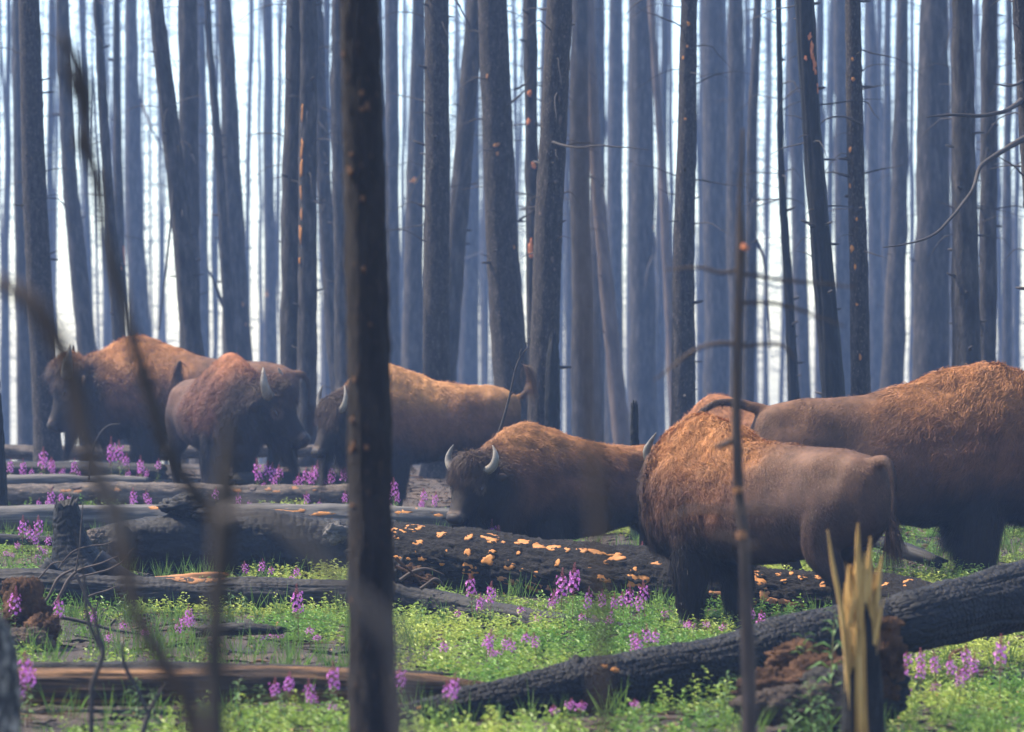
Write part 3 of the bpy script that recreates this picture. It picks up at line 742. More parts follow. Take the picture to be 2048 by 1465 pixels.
for (px, py, w, h) in [(840, 1056, 34, 9), (815, 1062, 40, 6), (898, 1068, 16, 7), (805, 1080, 14, 7), (822, 1073, 16, 6), (952, 1073, 12, 9), (864, 1084, 20, 9), (860, 1101, 12, 10), (830, 1116, 22, 9),
        (877, 1117, 14, 8), (852, 1117, 8, 4), (961, 1105, 13, 17), (1005, 1120, 27, 16), (968, 1140, 30, 26), (1050, 1131, 24, 17), (1104, 1146, 18, 9), (1144, 1124, 9, 12), (1075, 1140, 8, 6),
        (1008, 1103, 14, 6), (1060, 1106, 8, 6), (920, 1103, 8, 8), (915, 1128, 9, 6), (990, 1074, 30, 10), (1000, 1083, 22, 5), (1020, 1085, 8, 4), (1060, 1085, 40, 7), (1090, 1092, 30, 6), (1122, 1094, 28, 8),
        (1150, 1098, 12, 5), (1176, 1100, 26, 6), (1205, 1103, 30, 6), (1240, 1105, 36, 6), (1255, 1113, 32, 9), (1242, 1120, 18, 10), (1240, 1153, 28, 12), (1303, 1158, 46, 26), (1296, 1138, 10, 8), (1210, 1138, 9, 6),
        (1335, 1128, 22, 5), (1518, 1154, 36, 20), (1560, 1147, 10, 5), (1575, 1160, 12, 6), (1612, 1152, 16, 6), (1645, 1152, 16, 6), (1658, 1168, 10, 14), (1585, 1130, 8, 5), (1800, 1172, 13, 12), (1824, 1162, 13, 8), (1835, 1177, 9, 6)]:
    log_patch('l4', px, py, w, h)
for (px, py, w, h) in [(1045, 1164, 46, 14), (1095, 1174, 34, 16), (1130, 1172, 20, 10), (1235, 1187, 32, 9), (1325, 1182, 28, 8), (1460, 1190, 34, 12), (1495, 1196, 50, 30), (1540, 1185, 20, 22), (1580, 1208, 44, 22), (1555, 1198, 14, 8), (1618, 1206, 14, 7), (1992, 1256, 18, 16)]:
    log_patch('l4', px, py, w, h, 'bare_dull')
for (px, py, w, h) in [(575, 1020, 60, 8), (598, 1030, 40, 7), (650, 1026, 30, 8), (664, 1040, 26, 6), (312, 1016, 22, 6)]:
    log_patch('l3a', px, py, w, h)
for (px, py, w, h) in [(815, 1022, 18, 8), (800, 1024, 12, 5), (855, 1020, 26, 5), (880, 1030, 14, 6), (828, 1016, 20, 4)]:
    log_patch('l3a', px, py, w, h, 'bare')
for (px, py, w, h) in [(1183, 1332, 12, 6), (1198, 1338, 14, 8), (830, 1416, 10, 5)]:
    log_patch('l7', px, py, w, h, 'bare', .5, .012)
for (px, py, w, h) in [(380, 1155, 60, 6), (430, 1154, 34, 5)]:
    log_patch('l5', px, py, w, h, 'bare_dull')
rg = np.random.default_rng(44)
for k in range(16):
    log_patch('l2', rg.uniform(20, 690), rg.uniform(972, 984), rg.uniform(8, 16), rg.uniform(4, 7), 'bare_dull' if k % 3 else 'bark_brown')

# broken flap and split shell on the hollow log, stub on the glossy log
def chunk(name, parent, org, cpx, cpy, Y, wpx, hpx, dpx, mat, seed, ridged=.45, n=(46, 30), squash=1.0):
    s = F / Y
    th = np.linspace(0, 2 * np.pi, n[0], endpoint=False); ph = np.linspace(0, np.pi, n[1])
    TH, PH = np.meshgrid(th, ph, indexing='ij')
    D = np.stack([np.cos(TH) * np.sin(PH), np.sin(TH) * np.sin(PH), np.cos(PH)], -1).reshape(-1, 3)
    q = D * 2.1 + seed * 3.7
    r = 1 + ridged * fbm(q, 4, seed) + ridged * .8 * (.35 - np.abs(fbm(q * 1.9, 3, seed + 4))) + .12 * vnoise(q * 9, seed + 2)
    V = D * r[:, None] * np.array([wpx / 2, dpx / 2, hpx / 2]) / s
    V = V + P(cpx, cpy, Y) - org
    a, b_ = n
    i = np.arange(a)[:, None]; j = np.arange(b_ - 1)[None, :]; i2 = (i + 1) % a
    Q = np.stack([i * b_ + j, i * b_ + j + 1, i2 * b_ + j + 1, i2 * b_ + j], -1).reshape(-1, 4)
    return link(name, mesh_np(name, V, Q, None, None, V * 1.0), M[mat], parent)
r3, _, o3 = LOGS['l3b']
chunk("broken_flap", r3, o3, 372, 1014, 25.7, 96, 46, 60, 'char', 3, .5)
chunk("broken_flap", r3, o3, 425, 1030, 25.6, 80, 26, 50, 'char', 4, .5)
chunk("split_shell", r3, o3, 672, 1066, 25.4, 46, 40, 30, 'grey_wood', 5, .5)
chunk("broken_end", r3, o3, 212, 1110, 25.5, 60, 60, 70, 'char', 6, .35)
chunk("split_shell", r3, o3, 236, 1090, 25.2, 60, 76, 50, 'char', 8, .35)
r7, _, o7 = LOGS['l7']
chunk("branch_stub", r7, o7, 1154, 1330, 16.1, 26, 34, 26, 'char', 7, .4)
r6, _, o6 = LOGS['l6']
for k, (x, y, w, h) in enumerate([(800, 1180, 60, 44), (850, 1165, 50, 26), (826, 1152, 40, 40), (796, 1150, 30, 50)]):
    chunk("torn_root", r6, o6, x, y, 21.9, w, h, 46, 'rot' if k != 3 else 'char_smooth', 20 + k, .6)
for k, q in enumerate([[(790, 1130), (830, 1150), (880, 1170)], [(800, 1160), (850, 1140), (890, 1150)], [(790, 1115), (815, 1140), (850, 1175)], [(840, 1180), (870, 1160), (890, 1172)]]):
    V, Q, T, G = stick(np.array([P(x, y, 21.7 - .1 * k) for x, y in q]) - o6, [.013, .009, .003], 30, 6, .02, k)
    link("torn_root", mesh_np("torn_root", V, Q, T, None, G), M['twig_brown' if k % 2 else 'rot'], r6)

# ------------------------------------------------------------------ stumps
st = snag([(1012, 132, 46), (1035, 134, 58), (1070, 138, 68), (1110, 146, 90), (1140, 156, 124), (1172, 176, 190)], 23.6, "black upright stump with flared root foot among tangled twigs", .10, 64, 'char', 9, "burnt_stump", .045)
org = np.array(st.location)
for k, q in enumerate([[(190, 1120), (240, 1150), (300, 1172), (360, 1180)], [(110, 1130), (80, 1160), (40, 1175)], [(160, 1140), (200, 1175), (250, 1200)]]):
    V, Q, T, G = stick(np.array([P(x, y, 23.3 - .25 * k) for x, y in q]) - org, np.linspace(.085, .03, len(q)), 30, 12, .012, k)
    link("root", mesh_np("root", V, Q, T, None, G), M['char'], st)

def clod_thing(name, label, parts, Y, mat='rot', cat="stump", part="rot_chunk"):
    x, y = parts[0][:2]
    base = P(x, y, Y); base[2] = g1(base[0], Y)
    root = link(name, None, label=label, cat=cat, loc=base)
    for k, p_ in enumerate(parts):
        m_ = p_[5] if len(p_) > 5 else mat
        chunk(part, root, base, p_[0], p_[1], Y + (p_[4] if len(p_) > 4 else 0), p_[2], p_[3], min(p_[2], p_[3]) * .9, m_, 31 + k + int(Y), .55, (70, 44))
    return root
clod_thing("rotten_stump", "crumbling brown rotten stump at the edge beneath the twisted-grain log", [(52, 1225, 76, 110), (36, 1180, 60, 40, .2), (88, 1262, 60, 60, -.2), (60, 1290, 90, 60, -.3, 'soil')], 19.6)
clod_thing("pale_burl", "pale ridged burl lodged between black stump and hollow log", [(192, 1084, 40, 46)], 24.8, 'ash_bark', "stump", "burl")
rm = clod_thing("rotten_root_mass", "crumbling brown root mass behind the splintered yellow stump",
           [(1606, 1322, 120, 64, .3), (1545, 1385, 116, 74, 0), (1640, 1362, 140, 92, .1), (1700, 1400, 200, 110, 0, 'char'), (1772, 1300, 60, 96, -.1), (1765, 1370, 80, 120, 0), (1530, 1420, 110, 60, -.3, 'soil'), (1775, 1248, 60, 24, -.2), (1620, 1410, 160, 80, -.2, 'soil')], 15.2)
# scaly bright snag at the very edge
b0 = P(12, 1400, 10.0); b0[2] = g1(b0[0], 10)
rt = link("scaly_stump", None, label="blurred scaly pale-flecked stump cut by the frame edge near the ground", cat="stump", loc=b0)
a = np.array([[*P(x, y, 10.0), w * 10 / F / 2] for (x, y, w) in [(-18, 1700, 110), (-6, 1480, 96), (0, 1400, 86), (-2, 1320, 78), (-8, 1262, 56), (-16, 1225, 26)]])
C = resample(a, 80)
V, Q, T, G = tube(C[:, :3] - b0, C[:, 3], 40, gator_disp(.03, 14, .008, 50, .006, .5, False))
link("trunk", mesh_np("trunk", V, Q, T, None, G), M['scaly'], rt)

# snapped yellow stump
EXTRA = []
_r = random.Random(4)
for _k in range(60):
    _x = _r.uniform(1692, 1756); _t = _r.uniform(1120, 1250); _b = _t + _r.uniform(60, 190); _l = _r.uniform(-10, 10)
    EXTRA.append(([(_x + _l, _t), (_x + _l * .4, (_t + _b) / 2), (_x, _b)], (1.0, _r.uniform(2.5, 6), _r.uniform(3, 6))))

def splintered():
    Y = 13.0; s = F / Y
    base = P(1722, 1560, Y); base[2] = g1(base[0], Y) - .02
    root = link("splintered_stump", None, label="snapped stump of bright yellow splintered wood with black bark", cat="stump", loc=base)
    a = np.array([[*P(x, y, Y), w / s / 2] for (y, x, w) in [(1625, 1730, 80), (1445, 1726, 70), (1340, 1724, 60), (1270, 1723, 50), (1225, 1723, 40), (1190, 1722, 24)]])
    a[0, 2] = base[2]
    C = resample(a, 110); sides = 60
    def dp(u, th, r):
        g = fbm(np.stack([u * .8, np.cos(th) * 6, np.sin(th) * 6], 1), 3, 70)
        return .010 * g - .012 * np.clip(1 - np.abs(g) / .12, 0, 1) + .006 * fbm(np.stack([u * 5, np.cos(th) * 9, np.sin(th) * 9], 1), 2, 71)
    V, Q, T, G = tube(C[:, :3] - base, C[:, 3], sides, dp)
    th = np.arange(sides) / sides * 6.283
    h = .26 * (fbm(np.stack([np.cos(th) * 7, np.sin(th) * 7, th * 0], 1), 3, 72) + .05)
    for k in range(22):
        r_ = 109 - k; V[r_ * sides:(r_ + 1) * sides, 2] += h * (1 - k / 22.)
    link("split_core", mesh_np("split_core", V, Q, T, None, G), M['splinter'], root)
    # charred bark shell left standing on both flanks
    lb = Limb(C[:, :3] - base, C[:, 3], 60, dp)
    for (t0, t1, ytop, seed) in ((100, 215, 1215, 1), (-50, 52, 1345, 2), (215, 312, 1240, 4)):
        u1 = float(np.interp(CAMZ - (ytop - 732.5) / s - base[2], lb.C[:, 2], lb.u))
        nu, nt_ = 50, 18
        T_ = np.radians(np.linspace(t0, t1, nt_)); V2 = []
        top = u1 * (1 + .30 * fbm(np.stack([T_ * 4, T_ * 0, T_ * 0], 1), 3, seed))
        for off in (.016, -.004):
            for k in range(nu):
                u = top * k / (nu - 1)
                wig = .06 * fbm(np.stack([u * 6, u * 0 + seed, u * 0], 1), 3, seed)
                V2.append(lb.at(u, T_ + wig, off + .006 * fbm(np.stack([u * 14, T_ * 6, T_ * 0], 1), 2, seed + 7)))
        V2 = np.concatenate(V2); g = nu * nt_
        i = np.arange(nu - 1)[:, None] * nt_; j = np.arange(nt_ - 1)[None, :]
        Qa = np.stack([i + j, i + j + 1, i + nt_ + j + 1, i + nt_ + j], -1).reshape(-1, 4)
        e = np.arange(nu - 1) * nt_; j = np.arange(nt_ - 1)
        Qr = np.concatenate([np.stack([e, e + nt_, e + nt_ + g, e + g], 1), np.stack([e + nt_ - 1, e + nt_ - 1 + g, e + 2 * nt_ - 1 + g, e + 2 * nt_ - 1], 1),
                             np.stack([(nu - 1) * nt_ + j, (nu - 1) * nt_ + j + 1, (nu - 1) * nt_ + j + 1 + g, (nu - 1) * nt_ + j + g], 1)])
        link("bark_shell", mesh_np("bark_shell", V2, np.concatenate([Qa, Qa[:, ::-1] + g, Qr]), None, None, V2), M['char'], root)
    for k, (q, w) in enumerate([([(1655, 1060), (1668, 1140), (1684, 1230), (1694, 1330), (1700, 1420)], (3, 9, 13, 11, 6)), ([(1716, 1046), (1716, 1110), (1720, 1180), (1720, 1260)], (4, 14, 20, 16)),
                   ([(1741, 1074), (1738, 1130), (1734, 1200), (1732, 1250)], (4, 12, 18, 14)), ([(1700, 1130), (1702, 1180), (1706, 1250)], (8, 20, 18)), ([(1764, 1112), (1758, 1160), (1750, 1230), (1746, 1280)], (3, 10, 14, 10)),
                   ([(1752, 1140), (1748, 1190), (1742, 1250)], (4, 14, 14)), ([(1692, 1165), (1694, 1220), (1700, 1290)], (5, 14, 14)), ([(1768, 1196), (1758, 1240), (1748, 1290)], (3, 8, 10)), ([(1730, 1105), (1728, 1150), (1728, 1220)], (4, 12, 14))] + EXTRA):
        C = resample(np.array([[*P(x, y, Y - .05 + .012 * (k % 7)), ww / s / 2 * .8] for (x, y), ww in zip(q, w)]), 40)
        V, Q, T, G = tube(C[:, :3] - base, C[:, 3], 10, lambda u, th, r: .25 * r * np.sign(np.cos(2 * th)) * .6 + .3 * r * fbm(np.stack([u * 7, np.cos(th) * 2, np.sin(th) * 2], 1), 2, 80 + k))
        link("splinter", mesh_np("splinter", V, Q, T, None, G), M['splinter'], root)
splintered()

# ------------------------------------------------------------------ thin dead wood
def dead_wood(name, label, cat, sticks, Y, mat, part="branch", n=60, sides=9, amp=.006, seed=0):
    """sticks: list of (points, photo widths[, distance offset])"""
    x, y = sticks[0][0][-1]
    base = P(x, y, Y); base[2] = g1(base[0], Y)
    root = link(name, None, label=label, cat=cat, loc=base)
    for k, sk in enumerate(sticks):
        q, w = sk[0], sk[1]; dy = sk[2] if len(sk) > 2 else 0
        s = F / Y
        pts = np.array([P(a_, b_, Y + dy) for a_, b_ in q]) - base
        w = np.interp(np.linspace(0, 1, len(q)), np.linspace(0, 1, len(w)), w)
        V, Q, T, G = stick(pts, np.asarray(w) / s / 2, n, sides, amp, seed + k)
        link(part if k else "stem", mesh_np(part, V, Q, T, None, G), M[sk[3] if len(sk) > 3 else mat], root)
    return root

dead_wood("dead_sapling", "blurred dark forked sapling stem closest to the lens by the second bull", "sapling",
   [([(458, 820), (452, 900), (446, 1020), (436, 1200), (432, 1330), (428, 1800)], (6, 30, 50, 46, 48, 58)),
    ([(118, 70), (158, 150), (168, 250), (196, 400), (226, 540), (286, 740), (330, 890), (392, 985), (444, 1050)], (20, 46, 34, 30, 34, 40, 38, 40, 42), 1.2),
    ([(160, 150), (176, 200), (168, 300), (186, 360)], (30, 34, 26, 8), 1.2), ([(150, 200), (135, 150), (112, 130)], (20, 16, 8), 1.2), ([(160, 170), (190, 180), (202, 170)], (14, 10, 4), 1.2), ([(166, 230), (150, 290), (165, 320)], (14, 10, 4), 1.2),
    ([(176, 300), (205, 360), (214, 450)], (18, 20, 10), 1.2), ([(444, 1040), (510, 1020), (590, 1075), (660, 1150)], (20, 24, 26, 22), -.3, 'twig_grey')], 4.5, 'twig', amp=.004)
dead_wood("dead_branch", "long blurred crooked dark branch bending down past the big bull's head", "branch",
   [([(-30, 560), (50, 598), (112, 680), (146, 770), (158, 860), (190, 960), (236, 1050), (252, 1160), (276, 1236), (330, 1330), (384, 1440), (440, 1800)], (26, 36, 44, 38, 34, 38, 42, 34, 36, 40, 46, 50)),
    ([(196, 930), (232, 1010), (250, 1100)], (14, 26, 18), -.5, 'twig_grey')], 4.6, 'twig_brown', amp=.004)
dead_wood("thin_twig", "thin crooked dark twig standing in the greenery near the rotten stump", "twig",
   [([(186, 1215), (196, 1270), (206, 1310), (186, 1370), (184, 1420), (182, 1580)], (6, 9, 12, 11, 10, 12)), ([(206, 1310), (176, 1240), (168, 1150), (150, 1060)], (9, 8, 6, 3), .2), ([(246, 1290), (250, 1330), (278, 1390), (300, 1440)], (6, 8, 8, 6), .1), ([(330, 1370), (300, 1420), (285, 1470)], (6, 9, 12), .1)], 13.2, 'twig')
dead_wood("bent_grey_branch", "blurred pale branch crossing low in front of the near pole", "branch",
   [([(560, 1040), (620, 1100), (690, 1190), (760, 1250), (800, 1330), (860, 1800)], (14, 26, 30, 26, 28, 34))], 3.0, 'twig_grey', amp=.003)
dead_wood("thin_sapling", "slender dark bare sapling in front of the woolly bison's flank", "sapling",
   [([(1484, 260), (1480, 400), (1482, 500), (1478, 640), (1472, 850), (1480, 1000), (1488, 1100), (1494, 1280), (1498, 1420), (1500, 1700)], (5, 10, 20, 19, 20, 22, 24, 28, 31, 36)),
    ([(1482, 540), (1440, 546), (1400, 535), (1330, 540)], (9, 7, 6, 3)), ([(1482, 548), (1560, 560), (1640, 566), (1710, 575)], (9, 7, 6, 3)), ([(1480, 606), (1540, 606), (1610, 625), (1690, 652)], (9, 8, 6, 3)),
    ([(1476, 690), (1430, 690), (1380, 708), (1310, 760)], (10, 8, 7, 3)), ([(1480, 690), (1560, 690), (1590, 720)], (8, 7, 3)), ([(1472, 880), (1450, 890), (1430, 895)], (12, 12, 6)),
    ([(1484, 1028), (1440, 1018), (1390, 1020), (1335, 1036)], (5, 6, 7, 4), -4.2, 'twig_brown'), ([(1484, 1022), (1530, 1022), (1570, 1030)], (5, 5, 3), -4.2, 'twig_brown'), ([(1490, 1090), (1455, 1078), (1425, 1072)], (6, 7, 4), -4.2, 'twig_brown'), ([(1490, 1100), (1520, 1092)], (6, 4), -4.2, 'twig_brown'),
    ([(1492, 492), (1488, 500)], (15, 15), -.05, 'bare_red'), ([(1476, 975), (1478, 985)], (20, 20), -.02, 'bare_dull'), ([(1484, 1062), (1486, 1075)], (22, 22), -.02, 'bare_dull')], 11.0, 'twig_brown', amp=.004)
dead_wood("blurred_stem", "out-of-focus thin brown stem in front of the yearling", "sapling",
   [([(1164, 120), (1168, 320), (1172, 560), (1182, 800), (1190, 950), (1198, 1120), (1206, 1300), (1216, 1800)], (8, 14, 20, 24, 28, 26, 26, 30))], 3.7, 'twig_brown', amp=.003)
dead_wood("standing_twig", "thin curved dead twig rising behind the yearling's horn", "twig",
   [([(1056, 694), (1040, 715), (1030, 742), (1018, 800), (1000, 860), (990, 890), (972, 1060)], (2, 3, 4, 5, 6, 6, 8)), ([(1040, 715), (1040, 704), (1044, 698)], (3, 2, 1.5)), ([(1030, 742), (1022, 732), (1020, 722)], (3, 2, 1.5)), ([(1020, 790), (1036, 780)], (3, 1.5))], 26.4, 'twig', n=40, amp=.004)
dead_wood("bent_twig", "small bent twig with curled tip below the big bull's chest", "twig",
   [([(240, 848), (215, 852), (196, 872), (186, 900), (180, 940), (178, 985)], (2, 2.5, 3, 4, 4, 5)), ([(182, 905), (168, 890), (160, 880)], (3, 2.5, 1.5)), ([(180, 925), (198, 912)], (3, 1.5)), ([(184, 890), (176, 882)], (2.5, 1.2))], 34.6, 'twig', n=30, amp=.003)
tw = [([(78, 1235), (86, 1200), (120, 1160), (150, 1142)], (9, 8, 9, 7)), ([(95, 1240), (120, 1190), (146, 1150), (180, 1130), (240, 1112)], (12, 11, 10, 6, 3)), ([(150, 1142), (160, 1080), (166, 1010)], (6, 5, 3)),
      ([(150, 1150), (170, 1190), (186, 1225), (200, 1260)], (9, 8, 7, 4)), ([(140, 1156), (190, 1140), (240, 1128), (270, 1098)], (7, 6, 6, 3)), ([(172, 1195), (210, 1185), (235, 1175)], (6, 5, 3)),
      ([(186, 1225), (160, 1250), (120, 1290)], (6, 6, 4)), ([(60, 1210), (70, 1160), (100, 1130), (130, 1120)], (7, 6, 5, 3)), ([(200, 1230), (225, 1215), (240, 1230)], (6, 4, 3)), ([(190, 1200), (180, 1290), (176, 1320)], (5, 4, 3)),
      ([(120, 1140), (150, 1100), (210, 1090), (236, 1076)], (5, 4, 4, 2)), ([(230, 1240), (200, 1262), (160, 1285)], (9, 10, 8))]
dead_wood("tangled_roots", "tangle of thin crooked dead twigs in front of the black stump", "twigs", [(q, [x_ * .68 for x_ in w], -.1 * (k % 4)) for k, (q, w) in enumerate(tw)], 21.6, 'twig_brown', "twig", 40, 7, .022, 60)
dead_wood("leaning_twig", "thin dark twig slanting low across at the bottom beneath the bent sapling", "twig",
   [([(120, 1236), (190, 1250), (232, 1262), (300, 1270)], (8, 7, 6, 3)), ], 19.8, 'twig', n=30)

# the near pole
M['bare_scorched'] = wood_mat('faint_scorched_wood', [(0.3, (.06, .03, .018)), (0.7, (.14, .07, .035))], (2, 22, 22), 1.0, .8, .2, .4, .004)
burnt_tree('pole', [(20, 718, 76), (400, 730, 81), (700, 739, 84), (1100, 742, 84), (1440, 746, 88)], 11.5, 'near', "near black pole-like trunk with faint orange flecks splitting the view", "trunks close to the lens", H=6.0, near=True)
for o in TREES['pole'][0].children:
    if o.name.startswith("trunk"):
        o.data.materials.clear(); o.data.materials.append(wood_mat("near_pole_bark", [(0.3, (.012, .010, .011)), (0.6, (.026, .022, .022)), (0.8, (.045, .036, .034))], (5, 16, 16), 1.0, .85, .2, 1.0, .03, (.60, .70, (.11, .055, .032))))
rg = np.random.default_rng(9)
for (px, py) in [(690, 110), (725, 190), (735, 215), (726, 222), (738, 220), (705, 310), (700, 340), (703, 345), (728, 400), (730, 540), (708, 840), (710, 890), (706, 900), (736, 896), (708, 1010), (706, 1200), (712, 760), (742, 650)]:
    trunk_patch('pole', px, py, rg.uniform(5, 10), rg.uniform(6, 14), 'bare_scorched', 15, .5)
# ------------------------------------------------------------------ bison
def ring(c, right, up, a, bu, bd, n=28, narrow=0.0):
    th = np.linspace(0, 2 * np.pi, n, endpoint=False)
    s_, c_ = np.sin(th), np.cos(th)
    y = a * np.sign(c_) * np.abs(c_) ** .85 * (1 - narrow * np.clip(s_, 0, 1) ** 1.3)
    z = np.where(s_ > 0, bu, bd) * np.sign(s_) * np.abs(s_) ** .9
    return c + y[:, None] * right + z[:, None] * up

def loft(rings):
    n = len(rings[0]); m_ = len(rings)
    V = np.concatenate(rings + [rings[0].mean(0)[None], rings[-1].mean(0)[None]])
    i = np.arange(m_ - 1)[:, None] * n; j = np.arange(n)[None, :]; j2 = (j + 1) % n
    Q = np.stack([i + j, i + j2, i + n + j2, i + n + j], -1).reshape(-1, 4)
    j = np.arange(n); j2 = (j + 1) % n
    T = np.concatenate([np.stack([np.full(n, m_ * n), j2, j], 1), np.stack([np.full(n, m_ * n + 1), (m_ - 1) * n + j, (m_ - 1) * n + j2], 1)])
    return V, Q, T

TORSO = [  # s, top, bottom, half width, narrowing of the top
 (-1.30, 1.17, .90, .10, .1), (-1.24, 1.27, .80, .20, .1), (-1.10, 1.345, .70, .285, .1), (-.90, 1.385, .66, .325, .12), (-.65, 1.39, .60, .35, .15), (-.40, 1.40, .56, .385, .22),
 (-.12, 1.455, .53, .405, .3), (.12, 1.54, .51, .41, .36), (.34, 1.63, .51, .40, .42), (.52, 1.69, .51, .385, .45), (.68, 1.69, .52, .365, .45), (.84, 1.62, .55, .335, .42),
 (1.0, 1.52, .61, .30, .36), (1.14, 1.43, .70, .265, .3), (1.27, 1.37, .74, .235, .25), (1.38, 1.32, .86, .20, .2)]
HEAD = [(-.20, .13, .11, .15), (-.02, .19, .165, .23), (.14, .20, .18, .235), (.30, .19, .165, .22), (.44, .165, .145, .19), (.58, .135, .118, .155), (.72, .112, .10, .125), (.86, .102, .088, .105), (.97, .095, .078, .088), (1.04, .062, .05, .055)]

def make_bison(label, Y, px, heading, sc, head_yaw=0, head_pitch=55, head_z=1.20, neck_drop=0.0, head_len=.62, head_size=1.0, tail='hang', cape=0.0, gold=(.34, .16, .058), rust=(.16, .068, .036),
               rear=(.17, .10, .068), rear_low=(.07, .043, .037), nfur=60000, seed=1, rump=1.0, feet=None, wool_len=.045, hump=1.0, gold_z=.95, horn_len=1.0, horn_in=.0, dark_z=0.11, belly=0.0, face_len=1.0, zoff=0.0, sx=1.0, pant=.07, mane=1.0, loin=0.0):
    rg = np.random.default_rng(seed)
    X0 = (px - 1024) * Y / F
    hd = math.radians(heading); hy = math.radians(head_yaw); hp = math.radians(head_pitch)
    # --- spine
    ds = .01; sv = np.arange(-1.4, 1.6, ds)
    yaw = hy * .75 * ss(.55, 1.35, sv)
    cx = np.concatenate([[0], np.cumsum(np.cos(yaw) * ds)[:-1]]) - 1.4; cy = np.concatenate([[0], np.cumsum(np.sin(yaw) * ds)[:-1]])
    at = lambda s_: (np.interp(s_, sv, cx), np.interp(s_, sv, cy), np.interp(s_, sv, yaw))
    rings = []
    for (s_, top, bot, w, nar) in TORSO:
        x, y, a = at(s_)
        dr = neck_drop * ss(.75, 1.38, np.array(s_)); dr = float(dr)
        top_ = top - dr; bot_ = bot - dr * .55 - belly * float(np.exp(-((s_ + .1) / .6) ** 2))
        if s_ < 0: top_ = 1.0 + (top_ - 1.0) * (1 + (rump - 1) * min(1, -s_ / .4))
        top_ = top_ if s_ < -.2 else 1.30 + (top_ - 1.30) * hump if top_ > 1.30 else top_
        top_ = top_ + loin * math.exp(-((s_ - .02) / .30) ** 2)
        zc = bot_ + .46 * (top_ - bot_)
        rings.append(ring(np.array([x, y, zc]), np.array([-math.sin(a), math.cos(a), 0]), np.array([0, 0, 1.]), w, top_ - zc, zc - bot_, 30, nar))
    mb = MB(); V, Q, T = loft(rings); mb.add(V, Q, T)
    # --- head
    x, y, a = at(1.24)
    P0 = np.array([x, y, head_z])
    d = np.array([math.cos(hy) * math.cos(hp), math.sin(hy) * math.cos(hp), -math.sin(hp)])
    r = np.array([-math.sin(hy), math.cos(hy), 0]); u = np.cross(d, r)
    if u[2] < 0: u = -u
    rings = [ring(P0 + d * t * head_len * (face_len if t > .3 else 1), r, u, wa * head_size, bu * head_size, bd * head_size, 26, .12) for (t, wa, bu, bd) in HEAD]
    V, Q, T = loft(rings); mb.add(V, Q, T)
    hl = head_len * face_len
    # brow and cheek swellings
    def ball(c, rx, n=14):
        th = np.linspace(0, np.pi, 9)
        rr = [ring(c + np.array([0, 0, rx * -math.cos(t)]), np.array([0, 1., 0]), np.array([1., 0, 0]), max(rx * math.sin(t), .002), max(rx * math.sin(t), .002), max(rx * math.sin(t), .002), n) for t in th]
        V, Q, T = loft(rr); mb.add(V, Q, T)
    for sgn in (-1, 1):
        ball(P0 + d * .30 * hl + r * sgn * .135 * head_size + u * .065 * head_size, .062 * head_size)
        ball(np.array([.45, sgn * .20, .95]), .19)
        ball(P0 + d * .92 * hl + r * sgn * .055 * head_size + u * .035 * head_size, .048 * head_size)
    ball(P0 + d * .02 * hl + u * .12 * head_size, .13 * head_size)
    # --- legs
    fx = feet or (0, 0, 0, 0)
    for k, (sgn, front) in enumerate(((1, True), (-1, True), (1, False), (-1, False))):
        if front: pts = [(.50, .16, .95, .18), (.50, .20, .66, .15), (.49, .20, .46, .105), (.49, .19, .36, .078), (.48, .185, .22, .060), (.48, .18, .10, .056), (.51, .18, .045, .072), (.52, .18, .0, .078)]
        else: pts = [(-.92, .10, 1.08, .20), (-.86, .155, .84, .195), (-.85, .19, .65, .145), (-1.0, .20, .47, .085), (-1.02, .19, .40, .072), (-1.0, .185, .24, .058), (-.97, .18, .10, .056), (-.94, .18, .045, .072), (-.93, .18, 0, .078)]
        q = np.array(pts); q[:, 1] *= sgn; q[:, 0] += fx[k] * np.clip((.8 - q[:, 2]) / .8, 0, 1)
        C = resample(q, 26); V, Q, T, _ = tube(C[:, :3], C[:, 3], 14); mb.add(V, Q, T)
    # --- tail
    tb = np.array([-1.27, 0, 1.24 * rump])
    if tail == 'hang': tp = [tb + [.08, 0, -.02], tb + [-.06, 0, .0], tb + [-.13, 0, -.10], tb + [-.15, .01, -.28], tb + [-.14, .02, -.46], tb + [-.13, .02, -.60]]
    elif tail == 'up': tp = [tb + [.08, 0, -.02], tb + [-.06, 0, .0], tb + [-.16, 0, .07], tb + [-.21, 0, .20], tb + [-.18, 0, .33], tb + [-.10, 0, .37]]
    else: tp = [tb + [.10, 0, -.02], tb + [-.08, 0, .03], tb + [-.22, 0, .05], tb + [-.34, .0, .02], tb + [-.43, .0, -.10], tb + [-.47, 0, -.26]]
    TC = resample(np.column_stack([np.array(tp), [.05, .042, .034, .028, .028, .022]]), 26)
    V, Q, T, _ = tube(TC[:, :3], TC[:, 3], 10); mb.add(V, Q, T)
    raw = mb.mesh("raw")
    tmp = bpy.data.objects.new("tmp_body", raw); COL.objects.link(tmp)
    md = tmp.modifiers.new("r", 'REMESH'); md.mode = 'VOXEL'; md.voxel_size = .021; md.use_smooth_shade = True
    sm = tmp.modifiers.new("s", 'SMOOTH'); sm.factor = .5; sm.iterations = 11
    dg = bpy.context.evaluated_depsgraph_get(); dg.update()
    ev = tmp.evaluated_get(dg); em = ev.to_mesh()
    n = len(em.vertices)
    V = np.empty(n * 3, np.float32); em.vertices.foreach_get("co", V); V = V.reshape(-1, 3).astype(float)
    N = np.empty(n * 3, np.float32); em.vertices.foreach_get("normal", N); N = N.reshape(-1, 3).astype(float)
    em.calc_loop_triangles()
    TR = np.empty(len(em.loop_triangles) * 3, np.int32); em.loop_triangles.foreach_get("vertices", TR); TR = TR.reshape(-1, 3)
    ev.to_mesh_clear()
